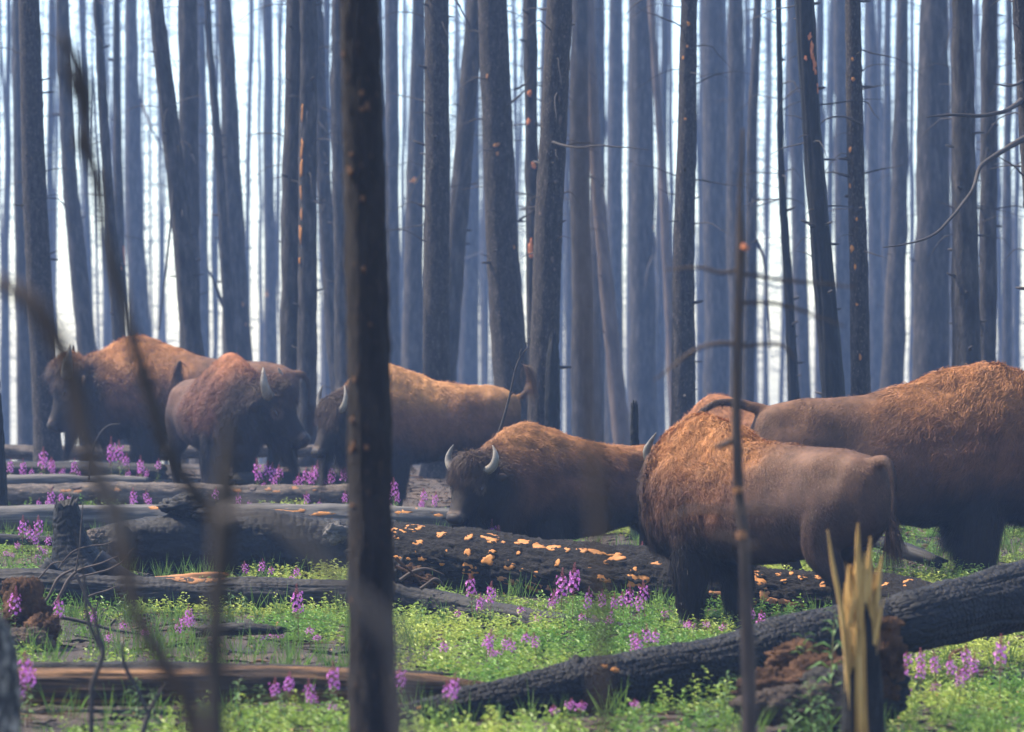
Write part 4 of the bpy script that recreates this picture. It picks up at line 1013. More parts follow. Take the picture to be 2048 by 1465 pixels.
    bpy.data.objects.remove(tmp); bpy.data.meshes.remove(raw)

    def coat(p):
        """coat colour, hair length, hair direction and curl at points of the body"""
        q = p - P0
        t = q @ d / hl; la = q @ r / head_size; do = q @ u / head_size
        rad = np.hypot(la, do)
        x, z = p[:, 0], p[:, 2]
        n1 = fbm(p * 3.2, 3, seed); n2 = fbm(p * 9, 2, seed + 5)
        headm = ss(-.12, .10, t) * (1 - ss(.30, .42, rad)) * ss(.9, 1.1, x + 0 * t + (.25 if abs(head_yaw) > 40 else 0))
        neck = ss(.78, 1.15, x + .20 * (1.2 - z) + .08 * n1)
        cm = ss(cape - .36, cape + .26, x + .22 * (z - 1.0) + .20 * n1 + .10 * n2)
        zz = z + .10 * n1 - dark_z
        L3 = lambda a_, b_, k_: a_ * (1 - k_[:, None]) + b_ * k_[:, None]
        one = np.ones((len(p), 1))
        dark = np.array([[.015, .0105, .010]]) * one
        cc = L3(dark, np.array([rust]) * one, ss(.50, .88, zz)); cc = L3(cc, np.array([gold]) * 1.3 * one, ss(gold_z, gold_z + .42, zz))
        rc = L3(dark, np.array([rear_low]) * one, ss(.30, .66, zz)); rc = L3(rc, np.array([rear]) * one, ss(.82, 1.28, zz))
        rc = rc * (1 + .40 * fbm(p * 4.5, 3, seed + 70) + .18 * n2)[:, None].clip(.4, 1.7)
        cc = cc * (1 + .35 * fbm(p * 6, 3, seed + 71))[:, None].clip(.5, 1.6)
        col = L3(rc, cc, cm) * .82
        col = L3(col, np.array([[.026, .0155, .0125]]) * one, neck * (1 - .75 * ss(1.30, 1.52, z)) * .92)
        hc = np.array([[.018, .0125, .0115]]) * one
        hc = L3(hc, np.array([[.040, .023, .017]]) * one, ss(.02, .14, do) * (1 - ss(.25, .6, t)))
        ed_ = np.minimum(*[np.linalg.norm(p - (P0 + d * .375 * hl + r * sg * .165 * head_size + u * .055 * head_size), axis=1) for sg in (-1, 1)])
        hc = L3(hc, np.array([[.085, .055, .043]]) * one, ss(.075, .045, ed_ / head_size))
        hc = L3(hc, np.array([[.15, .11, .09]]) * one, ss(.86, .92, t) * ss(-.01, .05, do) * .7)
        col = L3(col, hc, headm)
        tailm = ss(-1.30, -1.36, x)
        col = L3(col, np.array([[.035, .022, .018]]) * one, tailm * .8)
        # length
        le = .031 + (wool_len - .031) * cm + .02 * np.clip(1 - np.abs(zz - .6) / .2, 0, 1)
        le = le + .03 * neck * mane
        throat = neck * ss(.95, .70, z)
        le = le + .045 * throat * mane
        leg_f = ss(.26, .36, x) * ss(.76, .66, x) * ss(.16, .28, z) * ss(.66, .54, z)
        le = le + pant * leg_f
        le = le * (1 - .8 * ss(.22, .15, z))
        hlng = .020 + .10 * ss(.05, .15, do) * (1 - ss(.18, .38, t)) + .028 * (1 - ss(.4, .7, t))
        chin = ss(.36, .52, t) * ss(.93, .84, t) * ss(-.03, -.09, do) * ss(.12, .08, np.abs(la))
        hlng = hlng + .19 * chin + .07 * ss(.05, .2, t) * ss(.5, .3, t) * ss(-.08, -.16, do)
        hlng = hlng * (1 - .8 * ss(.84, .93, t))
        le = le * (1 - headm) + hlng * headm
        tufts = ss(-1.33, -1.38, x) * (ss(.98, .85, z) if tail == 'hang' else ss(1.32, 1.42, z) if tail == 'up' else ss(-1.6, -1.7, x))
        le = le + .11 * tufts
        # direction
        fl = np.zeros_like(p); fl[:, 0] = -.65; fl[:, 2] = -.75
        fl[:, 0] += .45 * leg_f - .0; fl[:, 2] -= .6 * leg_f + .8 * throat
        fl = fl * (1 - headm)[:, None] + (d[None] * 1.0 + np.array([[0, 0, -.35]])) * headm[:, None]
        fl = fl + chin[:, None] * np.array([[0, 0, -2.0]])
        curl = .35 + .65 * cm * (1 - leg_f)
        curl = curl * (1 - headm) + (.35 + .3 * ss(.05, .15, do) * (1 - ss(.2, .4, t))) * headm
        lift = .30 + .25 * cm
        return col, le, fl, curl, lift, cm * (1 - headm) + .3 * headm, np.clip(chin + throat + leg_f + tufts, 0, 1)

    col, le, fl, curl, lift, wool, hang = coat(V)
    ga = lambda cx_, cy_, cz_, sg: np.exp(-(((V[:, 0] - cx_) ** 2 + (np.abs(V[:, 1]) - cy_) ** 2 + (V[:, 2] - cz_) ** 2) / (2 * sg * sg)))
    mus = .030 * ga(-.78, .28, 1.24 * rump, .085) - .034 * ga(-.52, .36, 1.12, .12) + .028 * ga(-.92, .30, .92, .14) - .022 * ga(-.66, .33, .80, .10) + .026 * ga(-1.16, .16, 1.22 * rump, .07) - .02 * ga(-1.02, .28, 1.16 * rump, .08) + .02 * ga(-.2, .40, .95, .2)
    V = V + N * mus[:, None]
    V2 = V + N * (wool * (.016 * fbm(V * 10, 3, seed + 2) + .020 * fbm(V * 4.5, 2, seed + 3)))[:, None]
    root = link("bison", None, label=label, cat="bison", group="bison of the herd", loc=(X0, Y, g1(X0, Y) + zoff))
    root.rotation_euler = (0, 0, hd); root.scale = (sc * sx, sc, sc)
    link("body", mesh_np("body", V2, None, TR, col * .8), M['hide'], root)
    # --- coat of hair strands
    A = V2[TR[:, 0]]; B = V2[TR[:, 1]]; C = V2[TR[:, 2]]
    area = .5 * np.linalg.norm(np.cross(B - A, C - A), axis=1)
    cen = (A + B + C) / 3
    hq = (cen - P0); ht = hq @ d / hl
    eyed = np.minimum(*[np.linalg.norm(cen - (P0 + d * .375 * hl + r * sg * .165 * head_size + u * .055 * head_size), axis=1) for sg in (-1, 1)])
    w = area * (eyed > .034 * head_size) * (ht < .96) * (1 + .7 * ((ht > -.05) & (np.linalg.norm(hq, axis=1) < .8)))
    tri = rg.choice(len(TR), nfur, p=w / w.sum())
    b1 = rg.random(nfur); b2 = rg.random(nfur); fl_ = b1 + b2 > 1; b1[fl_] = 1 - b1[fl_]; b2[fl_] = 1 - b2[fl_]; b0 = 1 - b1 - b2
    p = A[tri] * b0[:, None] + B[tri] * b1[:, None] + C[tri] * b2[:, None]
    nn = N[TR[tri, 0]] * b0[:, None] + N[TR[tri, 1]] * b1[:, None] + N[TR[tri, 2]] * b2[:, None]; nn /= np.linalg.norm(nn, axis=1)[:, None] + 1e-9
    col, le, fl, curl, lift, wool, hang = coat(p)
    sw = np.stack([fbm(p * 7 + 11 * k, 2, seed + 20 + k) for k in range(3)], 1) + .5 * np.stack([vnoise(p * 21 + 5 * k, seed + 30 + k) for k in range(3)], 1)
    f = fl + 1.0 * curl[:, None] * sw + .28 * rg.standard_normal((nfur, 3))
    f = f - nn * np.sum(f * nn, 1)[:, None]; f /= np.linalg.norm(f, axis=1)[:, None] + 1e-9
    sd = np.cross(nn, f) + .35 * nn * rg.standard_normal(nfur)[:, None]; sd /= np.linalg.norm(sd, axis=1)[:, None] + 1e-9
    l = le * (.6 + .7 * rg.random(nfur)) * (1 + .5 * fbm(p * 5, 3, seed + 40)).clip(.35, 1.8) * (1 + .5 * (rg.random(nfur) < .04)); lf = lift * (.6 + .9 * rg.random(nfur))
    gr = np.array([[0, 0, -1.]])
    mid_ = p + f * (l * .5)[:, None] + nn * (l * lf * .55)[:, None] + gr * (l * .10 * hang)[:, None]
    tip = p + f * l[:, None] + nn * (l * lf * .55)[:, None] + gr * (l * (.12 + .75 * hang))[:, None]
    wd = ((.0024 + .0018 * rg.random(nfur)) * (.8 + .4 * wool) * (1 + .3 * (l > .1)))[:, None]
    rt = p - nn * .004
    var = (1 + .42 * fbm(p * 13, 2, seed + 50) + .14 * rg.standard_normal(nfur)).clip(.4, 1.8)[:, None]
    cr = col * var
    lo = l > .055; sh = ~lo
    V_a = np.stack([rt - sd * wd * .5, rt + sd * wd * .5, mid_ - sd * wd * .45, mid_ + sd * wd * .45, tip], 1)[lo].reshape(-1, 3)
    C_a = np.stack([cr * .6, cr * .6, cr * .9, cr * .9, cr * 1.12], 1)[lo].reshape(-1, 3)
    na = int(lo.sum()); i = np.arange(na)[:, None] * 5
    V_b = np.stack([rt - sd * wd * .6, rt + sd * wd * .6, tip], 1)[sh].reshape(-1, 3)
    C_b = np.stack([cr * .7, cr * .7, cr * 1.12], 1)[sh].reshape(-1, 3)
    i2 = np.arange(nfur - na)[:, None] * 3 + na * 5
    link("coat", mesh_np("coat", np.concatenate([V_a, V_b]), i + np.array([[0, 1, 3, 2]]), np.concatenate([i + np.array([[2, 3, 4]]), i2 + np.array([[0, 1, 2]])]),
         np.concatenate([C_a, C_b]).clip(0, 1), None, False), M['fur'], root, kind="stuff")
    # --- horns, ears, eyes, nose
    hs = head_size
    Vn, Qn, Tn = loft([ring(P0 + d * hl * t + u * .012 * hs, r, u, a_ * hs, b_ * hs, b_ * hs * .9, 20) for (t, a_, b_) in ((.93, .086, .068), (.985, .092, .070), (1.03, .084, .062), (1.06, .055, .042))])
    nose = link("nose", mesh_np("nose", Vn, Qn, Tn), M['nose'], root)
    hup = np.array([0, 0, 1.]) * .9 - d * .25; hup /= np.linalg.norm(hup)
    for sgn in (-1, 1):
        o_ = r * sgn
        b0_ = P0 + d * .10 * hl + o_ * .135 * hs + u * .10 * hs
        q = [b0_, b0_ + o_ * .07 + hup * .005 * horn_len, b0_ + o_ * .125 + hup * .05 * horn_len, b0_ + o_ * .15 + hup * .13 * horn_len, b0_ + o_ * (.135 - horn_in) + hup * .21 * horn_len, b0_ + o_ * (.10 - horn_in * 1.6) + hup * .28 * horn_len]
        C_ = resample(np.column_stack([np.array(q), np.array([.050, .047, .042, .033, .020, .004]) * hs]), 30)
        Vh, Qh, Th, _ = tube(C_[:, :3], C_[:, 3], 14, lambda u_, th, r_: .0016 * np.sin(u_ * 260) * (r_ > .03))
        link("horn", mesh_np("horn", Vh, Qh, Th), M['horn'], root)
        e0 = P0 + d * .10 * hl + o_ * .165 * hs - u * .03 * hs; ed = o_ * .9 - u * .25 - d * .25; ed /= np.linalg.norm(ed)
        C_ = resample(np.column_stack([np.array([e0, e0 + ed * .06, e0 + ed * .12, e0 + ed * .17]) * 1.0, np.array([.020, .045, .040, .006]) * hs]), 16)
        Ve, Qe, Te, _ = tube(C_[:, :3], C_[:, 3], 12)
        ax = np.cross(ed, np.array([0, 0, 1.])); ax /= np.linalg.norm(ax)
        Ve = Ve - (((Ve - e0) @ ax) * .62)[:, None] * ax[None]
        link("ear", mesh_np("ear", Ve, Qe, Te, np.tile([[.035, .023, .02]], (len(Ve), 1))), M['hide'], root)
        c_ = P0 + d * .375 * hl + o_ * .168 * hs + u * .052 * hs
        th = np.linspace(0, np.pi, 9)
        def sph(c_, rx, ry, rz):
            Vs, Qs, Ts = loft([ring(c_ + hup * rz * -math.cos(t), o_, d, max(rx * math.sin(t), .001), max(ry * math.sin(t), .001), max(ry * math.sin(t), .001), 14) for t in th])
            return Vs, Qs, Ts
        Vs, Qs, Ts = sph(c_ + o_ * .010 * hs, .024 * hs, .030 * hs, .024 * hs)
        link("eye", mesh_np("eye", Vs, Qs, Ts), M['eye'], root)
        Vs, Qs, Ts = sph(P0 + d * 1.0 * hl + o_ * .052 * hs + u * .046 * hs, .024 * hs, .022 * hs, .018 * hs)
        link("nostril", mesh_np("nostril", Vs, Qs, Ts), M['eye'], nose)
    # --- hooves
    for k, (sgn, front) in enumerate(((1, True), (-1, True), (1, False), (-1, False))):
        hx = (.52 if front else -.93) + fx[k]; hy_ = .18 * sgn
        for cl in (-1, 1):
            Vh, Qh, Th = loft([ring(np.array([hx + dx, hy_ + cl * .036, z_]), np.array([0, 1., 0]), np.array([1., 0, 0]), wa, wb, wb * .8, 12) for (z_, dx, wa, wb) in ((0.0, .012, .038, .085), (.03, .006, .036, .078), (.07, -.004, .030, .062))])
            link("hoof", mesh_np("hoof", Vh, Qh, Th), M['hoof'], root)
    return root

# heading: 0 = facing right in the photo, 180 = facing left, 270 = towards the lens
make_bison("big bull in profile facing the frame edge, dark head and golden hump", 38.0, 376, 178, 1.04, head_yaw=6, head_pitch=64, head_z=1.23, head_size=1.42, head_len=.70, cape=.10, nfur=140000, seed=1, tail='hang', gold=(.36, .15, .048), rear=(.17, .088, .055), rear_low=(.07, .038, .028), horn_len=1.25, pant=.1)
make_bison("bull standing before the big bull, hump on and bearded head turned aside", 35.2, 432, 296, .93, head_yaw=52, head_pitch=46, head_z=1.15, head_size=1.40, head_len=.72, cape=-.2, nfur=130000, seed=2, tail='up', gold=(.27, .10, .040), rust=(.13, .046, .026), rear=(.16, .08, .05), horn_len=1.2, gold_z=1.15, sx=.9, pant=.1)
make_bison("tan cow with raised tail, her face half hidden by the near pole", 33.2, 852, 205, .945, head_yaw=12, head_pitch=56, head_z=1.10, neck_drop=.06, head_size=.94, head_len=.58, cape=-.75, nfur=150000, seed=3, tail='up', gold=(.42, .20, .072), rust=(.17, .075, .040), rear=(.34, .17, .070), rear_low=(.09, .045, .03), wool_len=.035, dark_z=.06, hump=.85, rump=1.0, sx=.87)
make_bison("yearling behind the patched log, face and both horns towards us", 25.4, 1152, 216, .745, head_yaw=20, head_pitch=54, head_z=1.15, neck_drop=.10, head_size=1.06, head_len=.64, cape=-.9, nfur=210000, seed=4, gold=(.28, .12, .040), rust=(.12, .050, .027), wool_len=.04, hump=.9, gold_z=.98, belly=.13, horn_len=.95, sx=1.10)
make_bison("huge bull on the frame edge facing out, woolly forequarters and bare rump", 24.9, 1830, 4, 1.02, head_yaw=0, head_pitch=55, cape=-.08, loin=.065, nfur=330000, seed=5, pant=.12, tail='out', gold=(.29, .125, .044), rust=(.15, .063, .031), rear=(.16, .080, .043), rear_low=(.080, .040, .026), wool_len=.044, rump=1.08, gold_z=1.0, belly=.10)
make_bison("woolly young bull in front of the patched log, head turned away", 20.8, 1514, 134, .875, head_yaw=-70, head_pitch=42, head_z=1.18, neck_drop=-.08, cape=-.10, nfur=350000, seed=6, mane=.3, hump=.88, tail='hang', gold=(.33, .14, .046), rust=(.16, .064, .030), rear=(.145, .076, .047), rear_low=(.075, .040, .030), wool_len=.042, rump=1.07, horn_in=.03, sx=.94, pant=.06, feet=(.10, -.16, -.05, .15))
make_bison("bison mostly hidden behind the huge bull's rump, only its back showing", 29.5, 1535, 165, .805, head_yaw=0, head_pitch=65, head_z=.85, neck_drop=.35, cape=-.05, nfur=50000, seed=7, gold=(.27, .11, .045), rear=(.17, .088, .055))
# ------------------------------------------------------------------ plants
PINK = np.array([.55, .12, .53]); PINK2 = np.array([.70, .27, .67]); BUD = np.array([.24, .06, .09]); STEM = np.array([.20, .09, .05])

def leaf_geo(base, d, up, L_, W, fold=.25, droop=.3):
    """lance-shaped leaf folded along its midrib: 6 verts, 4 tris"""
    d = d / np.linalg.norm(d); sd = np.cross(d, up); sd /= np.linalg.norm(sd) + 1e-9; n = np.cross(sd, d)
    m = base + d * L_ * .42 + n * L_ * .04; t = base + d * L_ - np.array([0, 0, 1]) * droop * L_
    V = np.array([base, m + sd * W / 2 + n * W * fold, m, m - sd * W / 2 + n * W * fold, t])
    T = np.array([[0, 2, 1], [0, 3, 2], [1, 2, 4], [2, 3, 4]])
    return V, T

def fireweed_meshes(seed, H=.55, flowers=.45):
    rg = np.random.default_rng(seed)
    a, b_ = rg.uniform(-.06, .06, 2)
    axis = lambda t: np.array([a * t * t * H, b_ * t * t * H, t * H])
    st = MB(); C = np.array([axis(t) for t in np.linspace(0, 1, 9)]); V, Q, T, _ = tube(C, np.linspace(.0045, .0015, 9), 5); st.add(V, Q, T, STEM)
    fo = MB(); nl = 22
    f0 = 1 - flowers
    for k in range(nl):
        t = .06 + (f0 - .02) * k / nl; an = k * 2.4 + rg.uniform(-.3, .3); e = rg.uniform(.15, .55)
        L_ = rg.uniform(.07, .115) * (1 - .35 * t)
        V, T = leaf_geo(axis(t), np.array([math.cos(an), math.sin(an), e]), np.array([0, 0, 1.]), L_, L_ * rg.uniform(.16, .22), .2, rg.uniform(.1, .5))
        g = rg.uniform(.7, 1.25); fo.add(V, None, T, np.array([.10, .19, .045]) * g)
    fl = MB(); nf = int(22 * flowers / .45)
    for k in range(nf):
        t = f0 + (flowers * .68) * (k + .5) / nf; an = k * 2.4; e = rg.uniform(.0, .35)
        d = np.array([math.cos(an), math.sin(an), e]); d /= np.linalg.norm(d)
        c = axis(t) + d * rg.uniform(.026, .056)
        s1 = np.cross(d, [0, 0, 1.]); s1 /= np.linalg.norm(s1); s2 = np.cross(d, s1)
        col = PINK * (1 - (u_ := rg.random())) + PINK2 * u_
        for q in range(4):
            w = q * math.pi / 2 + .4
            pd = math.cos(w) * s1 + math.sin(w) * s2; ps = -math.sin(w) * s1 + math.cos(w) * s2
            R_ = rg.uniform(.014, .021)
            V = np.array([c, c + pd * R_ * .6 + ps * R_ * .5 + d * .004, c + pd * R_ + d * .007, c + pd * R_ * .6 - ps * R_ * .5 + d * .004])
            fl.add(V, None, [[0, 1, 2], [0, 2, 3]], col * rg.uniform(.8, 1.15))
        V, Q, T, _ = tube(np.array([axis(t), c]), np.array([.0025, .0015]), 3); fl.add(V, Q, T, BUD)
    bu = MB(); nb = 26
    for k in range(nb):
        t = f0 + flowers * (.62 + .37 * k / nb); an = k * 2.4
        d = np.array([math.cos(an), math.sin(an), .3 + .9 * k / nb]); d /= np.linalg.norm(d)
        l = .028 * (1 - .6 * k / nb)
        V, Q, T, _ = tube(np.array([axis(t), axis(t) + d * l * .6, axis(t) + d * l]), np.array([.0012, .0040 * (1 - .4 * k / nb), .001]), 4); bu.add(V, Q, T, BUD * rg.uniform(.8, 1.6))
    # seed-pod stalks below the open flowers
    for k in range(8):
        t = f0 - .10 + .10 * k / 8; an = k * 2.4 + 1
        d = np.array([math.cos(an), math.sin(an), .5]); V, Q, T, _ = tube(np.array([axis(t), axis(t) + d * .04]), np.array([.0018, .0012]), 3); bu.add(V, Q, T, BUD * 1.3)
    return st.mesh("stem"), fo.mesh("foliage", False), fl.mesh("flower_spike", False), bu.mesh("buds")
FW = [fireweed_meshes(100 + k, 1.0 * .55, [.45, .38, .5, .42, .34, .48][k]) for k in range(6)]
for s_, f_, w_, b_ in FW:
    s_.materials.append(M['leaf']); f_.materials.append(M['leaf']); w_.materials.append(M['petal']); b_.materials.append(M['leaf'])

def fireweed(px, py, Y, hpx, label, group, var, rot):
    """px, py: the flower mass in the photo; hpx: its height in the photo"""
    top = P(px, py - hpx * .62, Y)
    g = g1(top[0], Y); h = top[2] - g
    h = float(np.clip(h, .12, 1.3)); sc = h / .55
    sc_xy = float(np.clip(sc, .5, .78 if Y < 22 else .95))
    root = link("fireweed", None, label=label, cat="flower", group=group, loc=(top[0], Y, g))
    root.rotation_euler = (0, 0, rot); root.scale = (sc_xy, sc_xy, sc)
    st_ = link("stem", FW[var][0], None, root)
    link("foliage", FW[var][1], None, st_, kind="stuff")
    sp_ = link("flower_spike", FW[var][2], None, root, kind="stuff")
    link("buds", FW[var][3], None, sp_, kind="stuff")
    return root

ROWS = [
 ("on the far logs under the big bull's chin", 35.9, 30, [(222, 893), (45, 933), (62, 955), (90, 930), (84, 916), (105, 945), (125, 952), (148, 938), (130, 968), (250, 928), (255, 955), (283, 932), (315, 940), (38, 972), (160, 955)]),
 ("growing below the second bull's beard", 34.0, 30, [(518, 934), (532, 940), (600, 962), (622, 952), (632, 940), (664, 943), (688, 942), (548, 968)]),
 ("between the ash-brown log and the grey log", 31.2, 32, [(100, 995), (124, 998), (97, 1018), (138, 1003), (268, 997), (293, 998), (430, 995), (476, 1008), (615, 1003), (690, 1002), (790, 978), (796, 1005), (850, 1000), (868, 1004)]),
 ("in the grass beside the black upright stump", 26.8, 32, [(45, 1055), (78, 1052), (95, 1092), (35, 1100), (92, 1112), (76, 1128), (24, 1128)]),
 ("in front of the thick hollow black log", 24.3, 34, [(523, 1135), (595, 1152), (492, 1146)]),
 ("in the green patch before the twisted-grain log", 19.5, 36, [(30, 1192), (118, 1216), (190, 1243), (376, 1232), (382, 1246), (247, 1265), (288, 1325), (530, 1292), (545, 1276), (620, 1272), (632, 1290), (597, 1190)]),
 ("along the rotting split log", 15.6, 44, [(55, 1332), (62, 1352), (575, 1368), (622, 1388), (670, 1346), (626, 1436), (665, 1438), (802, 1352), (905, 1368), (150, 1448)]),
 ("standing over the slender charred log", 20.6, 46, [(945, 1182), (980, 1196), (1145, 1160), (1175, 1202), (1112, 1212), (1228, 1215), (1222, 1246), (1260, 1195), (1290, 1190), (1330, 1246), (1043, 1243), (917, 1254), (1165, 1256)]),
 ("in the bright green in front of the slender charred log", 18.2, 40, [(888, 1300), (978, 1282), (972, 1302), (1010, 1292), (985, 1322), (1050, 1290), (1072, 1294), (1270, 1282), (1308, 1284), (1296, 1276)]),
 ("at the forefeet of the woolly bison", 20.2, 30, [(1385, 1266), (1415, 1270), (1500, 1228), (1526, 1238)]),
 ("peeping up behind the orange-patched log", 24.7, 24, [(895, 1074), (982, 1056), (1000, 1068), (1285, 1100), (1635, 1132)]),
 ("in the grass under the glossy black log's raised end", 16.4, 36, [(1815, 1322), (1842, 1316), (1872, 1322), (1905, 1332), (1935, 1312), (1946, 1326), (1812, 1348), (1840, 1346), (1930, 1356), (1870, 1392), (1816, 1416), (2000, 1288)]),
 ("at the bottom edge below the glossy black log", 15.4, 32, [(1160, 1432), (1112, 1432), (1272, 1440)]),
]
k = 0
for where, Y, hpx, spots in ROWS:
    r0 = random.Random(len(spots) * 31 + int(Y * 10))
    spots = sorted(spots + [(x + r0.uniform(-34, 34), y + r0.uniform(4, 22)) for (x, y) in spots if r0.random() < (.95 if Y > 30 else .6 if Y > 18 else .2)])
    for i, (x, y) in enumerate(spots):
        r_ = random.Random(k * 13 + 5)
        nth = "only" if len(spots) == 1 else ORD[i] + " from the left of the"
        fireweed(x, y, Y + r_.uniform(-.35, .35), hpx * r_.uniform(.85, 1.25), "%s fireweed from the left %s" % (ORD[i], where), "fireweed " + where, k % 6, r_.uniform(0, 6.28))
        k += 1

# leafy shoots without flowers
def shoot_mesh(seed, H=.3, nl=26):
    rg = np.random.default_rng(seed); mb = MB(); a, b_ = rg.uniform(-.1, .1, 2)
    axis = lambda t: np.array([a * t * t * H, b_ * t * t * H, t * H])
    V, Q, T, _ = tube(np.array([axis(t) for t in np.linspace(0, 1, 6)]), np.linspace(.004, .0015, 6), 4)
    mb.add(V, Q, T, np.array([.16, .15, .05]))
    for k in range(nl):
        t = .1 + .9 * k / nl; an = k * 2.4 + rg.uniform(-.3, .3)
        L_ = rg.uniform(.08, .12) * (1 - .5 * t ** 2)
        V, T = leaf_geo(axis(t), np.array([math.cos(an), math.sin(an), rg.uniform(.1, .6)]), np.array([0, 0, 1.]), L_, L_ * rg.uniform(.17, .24), .2, rg.uniform(.1, .5))
        mb.add(V, None, T, np.array([.085, .17, .045]) * rg.uniform(.7, 1.3))
    return mb
SH = []
for k in range(4):
    me = shoot_mesh(300 + k).mesh("foliage", False); me.materials.append(M['leaf']); SH.append(me)
SHOOTS = [
 ("by the near pole's foot and slender log", 20.0, [(840, 1225, 50), (880, 1235, 40), (800, 1258, 36)]),
 ("on the root mass and glossy log", 15.3, [(1600, 1296, 60), (1660, 1246, 56), (1470, 1380, 60), (1450, 1372, 50)]),
 ("at the bottom edge around the splintered stump", 14.4, [(1625, 1400, 90), (1655, 1420, 70), (1580, 1430, 60), (1690, 1430, 60), (1300, 1430, 50), (1410, 1430, 60)]),
 ("beneath the big bull's belly", 25.6, [(1760, 1105, 44), (1830, 1098, 44), (1868, 1100, 44), (1786, 1130, 36), (1850, 1126, 36), (1812, 1136, 30)]),
 ("under the twisted-grain log", 20.6, [(300, 1220, 50), (455, 1200, 46), (250, 1210, 50), (130, 1232, 40), (485, 1208, 44), (660, 1240, 40)]),
 ("in front of the rotting split log", 15.0, [(270, 1390, 70), (300, 1410, 60), (480, 1390, 60), (520, 1400, 60), (560, 1410, 60), (400, 1420, 50), (660, 1390, 50), (1000, 1430, 40)]),
]
k = 0
for where, Y, spots in SHOOTS:
    for i, (x, y, h) in enumerate(sorted(spots)):
        r_ = random.Random(k + 900); yy = Y + r_.uniform(-.3, .3)
        top = P(x, y - h / 2, yy); g = g1(top[0], yy); sc = float(np.clip((top[2] - g) / .3, .4, 3))
        o = link("leafy_shoot", None, label="%s green shoot from the left %s" % (ORD[i], where), cat="plant", group="leafy shoots " + where, loc=(top[0], yy, g))
        o.rotation_euler = (0, 0, r_.uniform(0, 6)); o.scale = (min(sc, 1.4), min(sc, 1.4), sc)
        link("foliage", SH[k % 4], None, o, kind="stuff")
        k += 1

# low ground cover, grass and litter: nobody could count it
def scatter(n, y0, y1, seed, dens, margin=1.12):
    rg = np.random.default_rng(seed)
    Y = np.sqrt(rg.random(n) * (y1 ** 2 - y0 ** 2) + y0 ** 2)
    X = (rg.random(n) * 2 - 1) * 1024 * margin * Y / F
    d = fbm(np.stack([X * .9, Y * .9, X * 0], 1), 3, 61)
    keep = rg.random(n) < dens(X, Y, d)
    X, Y = X[keep], Y[keep]
    return X, Y, gz(X, Y), d[keep], rg

def leaves_at(base, d, L_, W, droop, cols, fold=.25):
    """vectorised folded leaves"""
    n = len(base)
    d = d / np.linalg.norm(d, axis=1)[:, None]
    sd = np.cross(d, np.array([0, 0, 1.])); sd /= np.linalg.norm(sd, axis=1)[:, None] + 1e-9; nn = np.cross(sd, d)
    L1 = L_[:, None]; W1 = W[:, None]
    m = base + d * L1 * .45
    t = base + d * L1; t[:, 2] -= droop * L_
    V = np.stack([base, m + sd * W1 / 2 + nn * W1 * fold, t, m - sd * W1 / 2 + nn * W1 * fold], 1).reshape(-1, 3)
    i = np.arange(n)[:, None] * 4
    T = np.concatenate([i + np.array([[0, 2, 1]]), i + np.array([[0, 3, 2]])])
    return V, T, np.repeat(cols, 4, 0)

def green_density(X, Y, d):
    base = np.interp(Y, [14, 15.5, 17, 22, 25, 28, 30, 34], [.75, .85, 1, 1, 1, .95, .6, .22])
    px = X * F / Y
    soil = np.exp(-(((px + 860) / 170) ** 2 + ((Y - 18.6) / 1.4) ** 2)) + .9 * np.exp(-(((px - 560) / 330) ** 2 + ((Y - 15.2) / 1.2) ** 2))
    return np.clip(base * (.50 + 2.3 * d) * (1 - .85 * np.clip(soil, 0, 1)), 0, 1)

def undergrowth():
    mb = MB()
    X, Y, Z, d, rg = scatter(27000, 13.8, 33, 1, green_density)
    n = len(X)
    hue = fbm(np.stack([X * 1.3, Y * 1.3, X * 0 + 4], 1), 3, 17)
    yel = np.clip(.40 + 1.3 * hue + .25 * (rg.random(n) - .5), 0, 1)
    gcol = np.array([.12, .25, .045])[None] * (1 - yel[:, None]) + np.array([.40, .46, .10])[None] * yel[:, None]
    H = .035 + .11 * rg.random(n) ** 1.8 * (1 + d)
    for k in range(13):
        t = (k + .5) / 13; an = k * 2.4 + rg.random(n) * 1.0
        e = .15 + .6 * rg.random(n)
        D = np.stack([np.cos(an), np.sin(an), e], 1)
        base = np.stack([X + .01 * rg.standard_normal(n), Y + .01 * rg.standard_normal(n), Z + H * t], 1)
        L_ = (.030 + .040 * rg.random(n)) * (1 - .3 * t); W = L_ * (.22 + .14 * rg.random(n))
        V, T, C = leaves_at(base, D, L_, W, .1 + .4 * rg.random(n), gcol * (.7 + .6 * rg.random(n))[:, None])
        mb.add(V, None, T, C)
    link("undergrowth", mb.mesh("undergrowth", False), M['leaf'], label="low yellow-green leafy ground cover spreading between the fallen logs", cat="ground cover", kind="stuff")

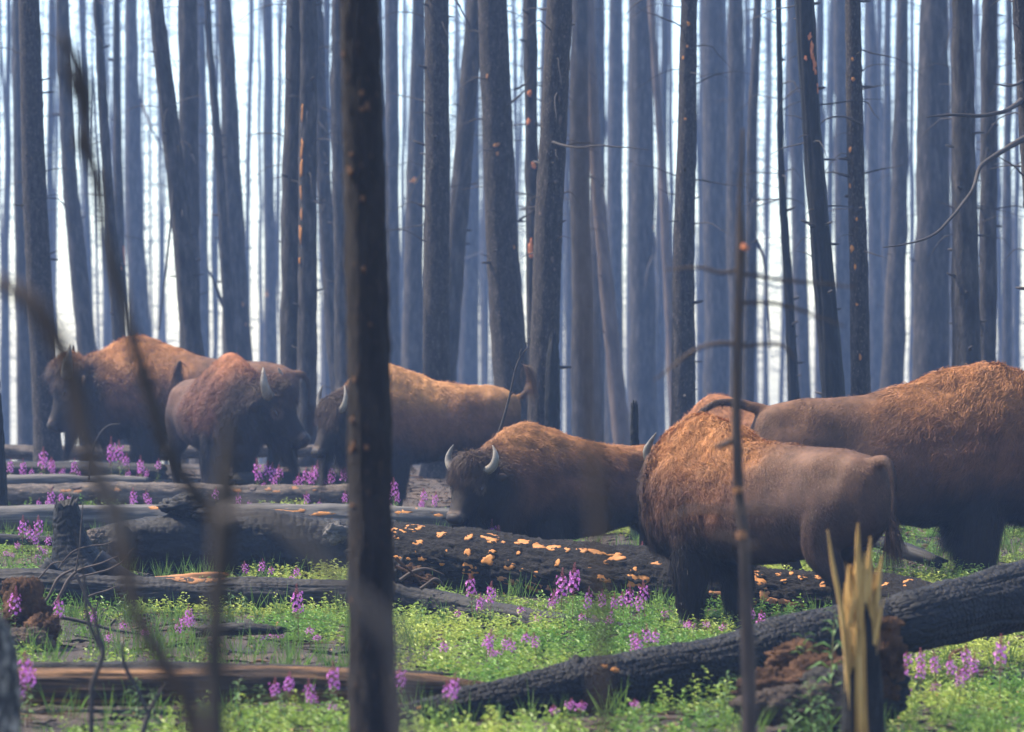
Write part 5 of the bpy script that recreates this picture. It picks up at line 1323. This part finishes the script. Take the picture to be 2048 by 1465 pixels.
def grass():
    mb = MB()
    X, Y, Z, d, rg = scatter(2600, 13.8, 30, 2, lambda X, Y, d: np.clip(.35 - .9 * d, 0, 1) * np.interp(Y, [14, 27, 30], [1, 1, .3]))
    n = len(X)
    for k in range(11):
        an = rg.random(n) * 6.28; lean = .15 + .5 * rg.random(n); h = .10 + .17 * rg.random(n)
        D = np.stack([np.cos(an) * lean, np.sin(an) * lean, np.ones(n)], 1)
        base = np.stack([X + .03 * rg.standard_normal(n), Y + .03 * rg.standard_normal(n), Z - .01], 1)
        c = np.array([.13, .22, .045])[None] * (.7 + .7 * rg.random(n))[:, None]
        V, T, C = leaves_at(base, D, h, np.full(n, .006), .15 * rg.random(n), c, .1)
        mb.add(V, None, T, C)
    link("grass", mb.mesh("grass", False), M['leaf'], label="thin upright grass tufts scattered between the logs", cat="grass", kind="stuff")

def litter():
    mb = MB()
    X, Y, Z, d, rg = scatter(20000, 13.8, 40, 3, lambda X, Y, d: np.full(len(X), .9))
    n = len(X)
    an = rg.random(n) * 6.28
    D = np.stack([np.cos(an), np.sin(an), .25 * (rg.random(n) - .2)], 1)
    base = np.stack([X, Y, Z + .012], 1)
    L_ = .03 + .40 * rg.random(n) ** 5
    pick = rg.random(n)[:, None]
    c = np.where(pick < .6, np.array([.018, .017, .018])[None], np.where(pick < .85, np.array([.11, .07, .045])[None], np.array([.30, .17, .08])[None]))
    V, T, C = leaves_at(base, D, L_, .008 + .022 * rg.random(n) ** 2, .05 * rg.random(n), c, .6)
    mb.add(V, None, T, C)
    link("forest_litter", mb.mesh("forest_litter", False), M['hide'], label="charred chips, bark bits and twigs strewn on the soil", cat="litter", kind="stuff")
undergrowth(); grass(); litter()
# ------------------------------------------------------------------ smoke haze
def haze():
    x0, x1, y0, y1, z0, z1 = -82, 82, -14, 177, -11.5, 25
    V = [(x, y, z) for x in (x0, x1) for y in (y0, y1) for z in (z0, z1)]
    Q = [(0, 1, 3, 2), (4, 6, 7, 5), (0, 4, 5, 1), (2, 3, 7, 6), (0, 2, 6, 4), (1, 5, 7, 3)]
    m = bpy.data.materials.new("smoke_haze"); m.use_nodes = True; nt = m.node_tree
    nt.nodes.remove(nt.nodes["Principled BSDF"])
    v = nt.nodes.new("ShaderNodeVolumePrincipled")
    v.inputs['Color'].default_value = HAZE_COL
    v.inputs['Density'].default_value = HAZE_DENS
    v.inputs['Anisotropy'].default_value = HAZE_G
    nt.links.new(v.outputs[0], nt.nodes["Material Output"].inputs['Volume'])
    try: m.cycles.homogeneous_volume = True
    except Exception: pass
    link("haze", mesh_np("haze", np.array(V, float), np.array(Q), None, None, None, False), m, kind="stuff", label="thin blue smoke haze hanging through the whole burnt wood")
HAZE_COL = (.34, .54, 1.0, 1); HAZE_DENS = .0014; HAZE_G = .15
haze()
